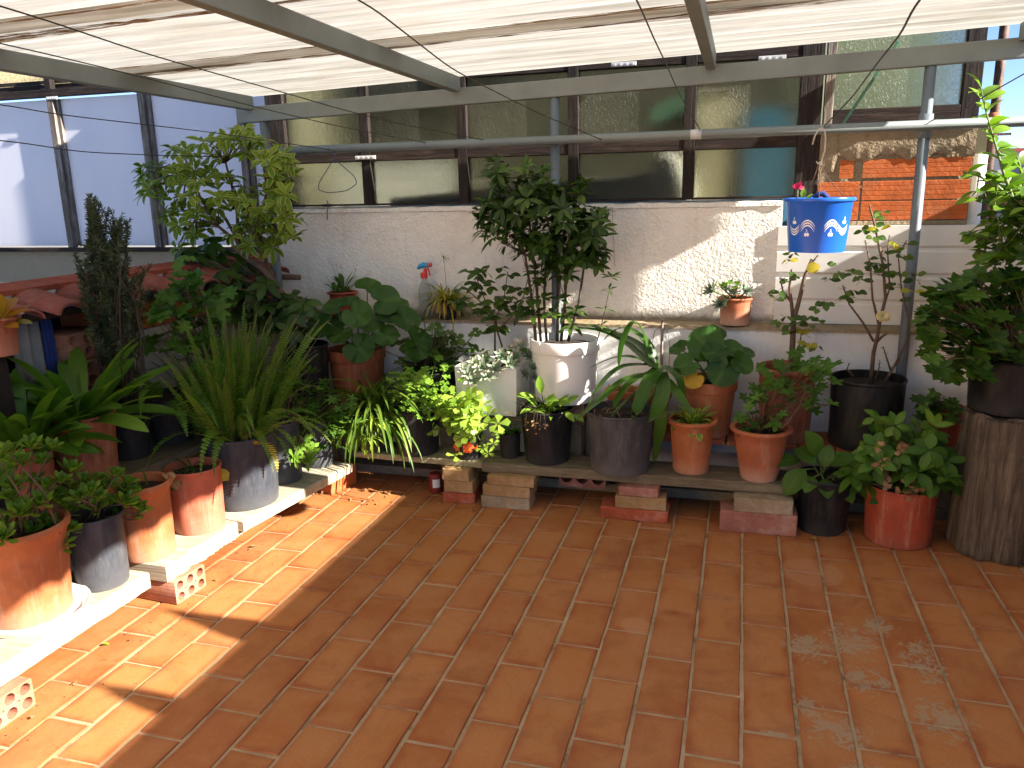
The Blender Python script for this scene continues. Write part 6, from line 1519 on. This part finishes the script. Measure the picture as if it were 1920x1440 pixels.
# dark rolled thing on the corner of the wall
t = thing("dark_pipe_end", "short dark pipe end jutting along the wall corner behind the umbrella tree", "pipe", at(540, 520, 4.0)); c = t.location
mb = MB(); mb.tube([at(470, 518, 4.0) - c, at(562, 520, 4.0) - c], .016, 14); mb.build("pipe", M['rustpipe'], t)
# red can under the plank
t = thing("red_can", "small red can with a white label in the shade under the corner plank", "can", at(817, 914, 3.62)); t.location.z = .001
mb = MB(); mb.lathe([(.001, 0), (.030, 0), (.032, .004), (.032, .095), (.029, .10), (.001, .10)], 24); mb.build("can_body", M['canred'], t, True, sharp=40)
mb = MB(); vs = []; fs = []
for i in range(9):
    a = rad(-95) + rad(70) * i / 8
    for z in (.03, .075): vs.append((.0328 * math.cos(a), .0328 * math.sin(a), z))
for i in range(8): fs.append((2 * i, 2 * i + 2, 2 * i + 3, 2 * i + 1))
mb.add(vs, fs); mb.build("paper_label", M['label'], t)
# cloths in the niche
for (y, w_, m, lab) in ((2.40, .13, M['cloth'], "grey cloth hanging in the dark niche of the left wall"), (2.50, .05, M['clothb'], "strip of blue cloth beside the grey one in the left niche")):
    t = thing("cloth", lab, "cloth", (-2.66, y, .75)); mb = MB(); vs = []; fs = []; n = 12
    for i in range(n + 1):
        yy = -w_ / 2 + w_ * i / n; off = .010 * math.sin(i * 1.3)
        vs += [(off, yy, 0), (off * .7, yy, .31), (off * .7 - .006, yy, .31), (off - .006, yy, 0)]
    for i in range(n):
        for q in range(4): fs.append((i * 4 + q, (i + 1) * 4 + q, (i + 1) * 4 + (q + 1) % 4, i * 4 + (q + 1) % 4))
    mb.add(vs, fs); mb.build("drape", m, t)
# fallen leaves
for (px, py, m, s, lab) in ((1527, 1010, LF['farfy'], .032, "small yellow leaf on the floor in front of the black floor pot"), (1044, 950, LF['rosey'], .018, "tiny yellow leaf on the floor below the long plank"), (197, 1208, LF['lime'], .026, "bright green leaf on the floor below the left planks"), (793, 898, LF['dry'], .03, "brown leaf in the shade under the corner plank")):
    p = atz(px, py, .006); t = thing("fallen_leaf", lab, "leaf", p, 0, None); mb = MB(); leaf(mb, (-s / 2, 0, 0), (1, .3, .1), UP, s, s * .55, OVAL, 5, .5, .3); mb.build("blade", m, t)
mb = MB()
pts = [(atz(a, b, .004)) for (a, b) in ((724, 1276), (728, 1271), (734, 1272), (733, 1279))]
mb.tube(pts, .0015, 5); o = mb.build("twig", M['rustpipe'], None); tag(o, "tiny curled red-brown twig on the floor tiles in the middle foreground", "twig")
# soil crumbs and bits swept against the planks
mb = MB()
for i in range(260):
    if i < 150: x, y = U(-2.03, -1.90) , U(1.5, 3.4)
    else: x, y = U(-1.8, 1.2), 3.45 + G(.06)
    if random.random() < .3: x += U(-.02, .25)
    s = U(.0012, .0035); a = U(0, 6.28); c = Vector((x, y, .002 + s * .4))
    vs = [c + Vector((s * math.cos(a + k * 1.57), s * math.sin(a + k * 1.57) * U(.5, 1), G(s * .1))) for k in range(4)] + [c + Vector((0, 0, s * .7))]
    mb.add(vs, [(0, 1, 4), (1, 2, 4), (2, 3, 4), (3, 0, 4)])
o = mb.build("soil_crumbs", M['soil'], None); o["kind"] = "stuff"; o["label"] = "crumbs of soil scattered on the tiles along the planks"; o["category"] = "crumbs"

# dry leaf litter swept under the planks and into the corners: nobody could count it
mb = MB()
for i in range(170):
    q = random.random()
    if q < .45: x, y = U(-1.9, .9), U(3.50, 3.78)
    elif q < .55: x, y = U(-2.06, -2.0) + abs(G(.02)), U(1.5, 3.45)
    else: x, y = U(-2.0, -1.2), 3.35 + abs(G(.15))
    s_ = U(.008, .026); leaf(mb, (x, y, .004 + U(0, .004)), rdir(-.1, .25), UP + rdir(-.3, .3) * .4, s_, s_ * U(.3, .6), OVAL, 3, U(-.8, .8), .3)
o = mb.build("leaf_litter", LF['dry'], None); o["kind"] = "stuff"; o["label"] = "dry leaf litter on the tiles along and under the planks"; o["category"] = "litter"
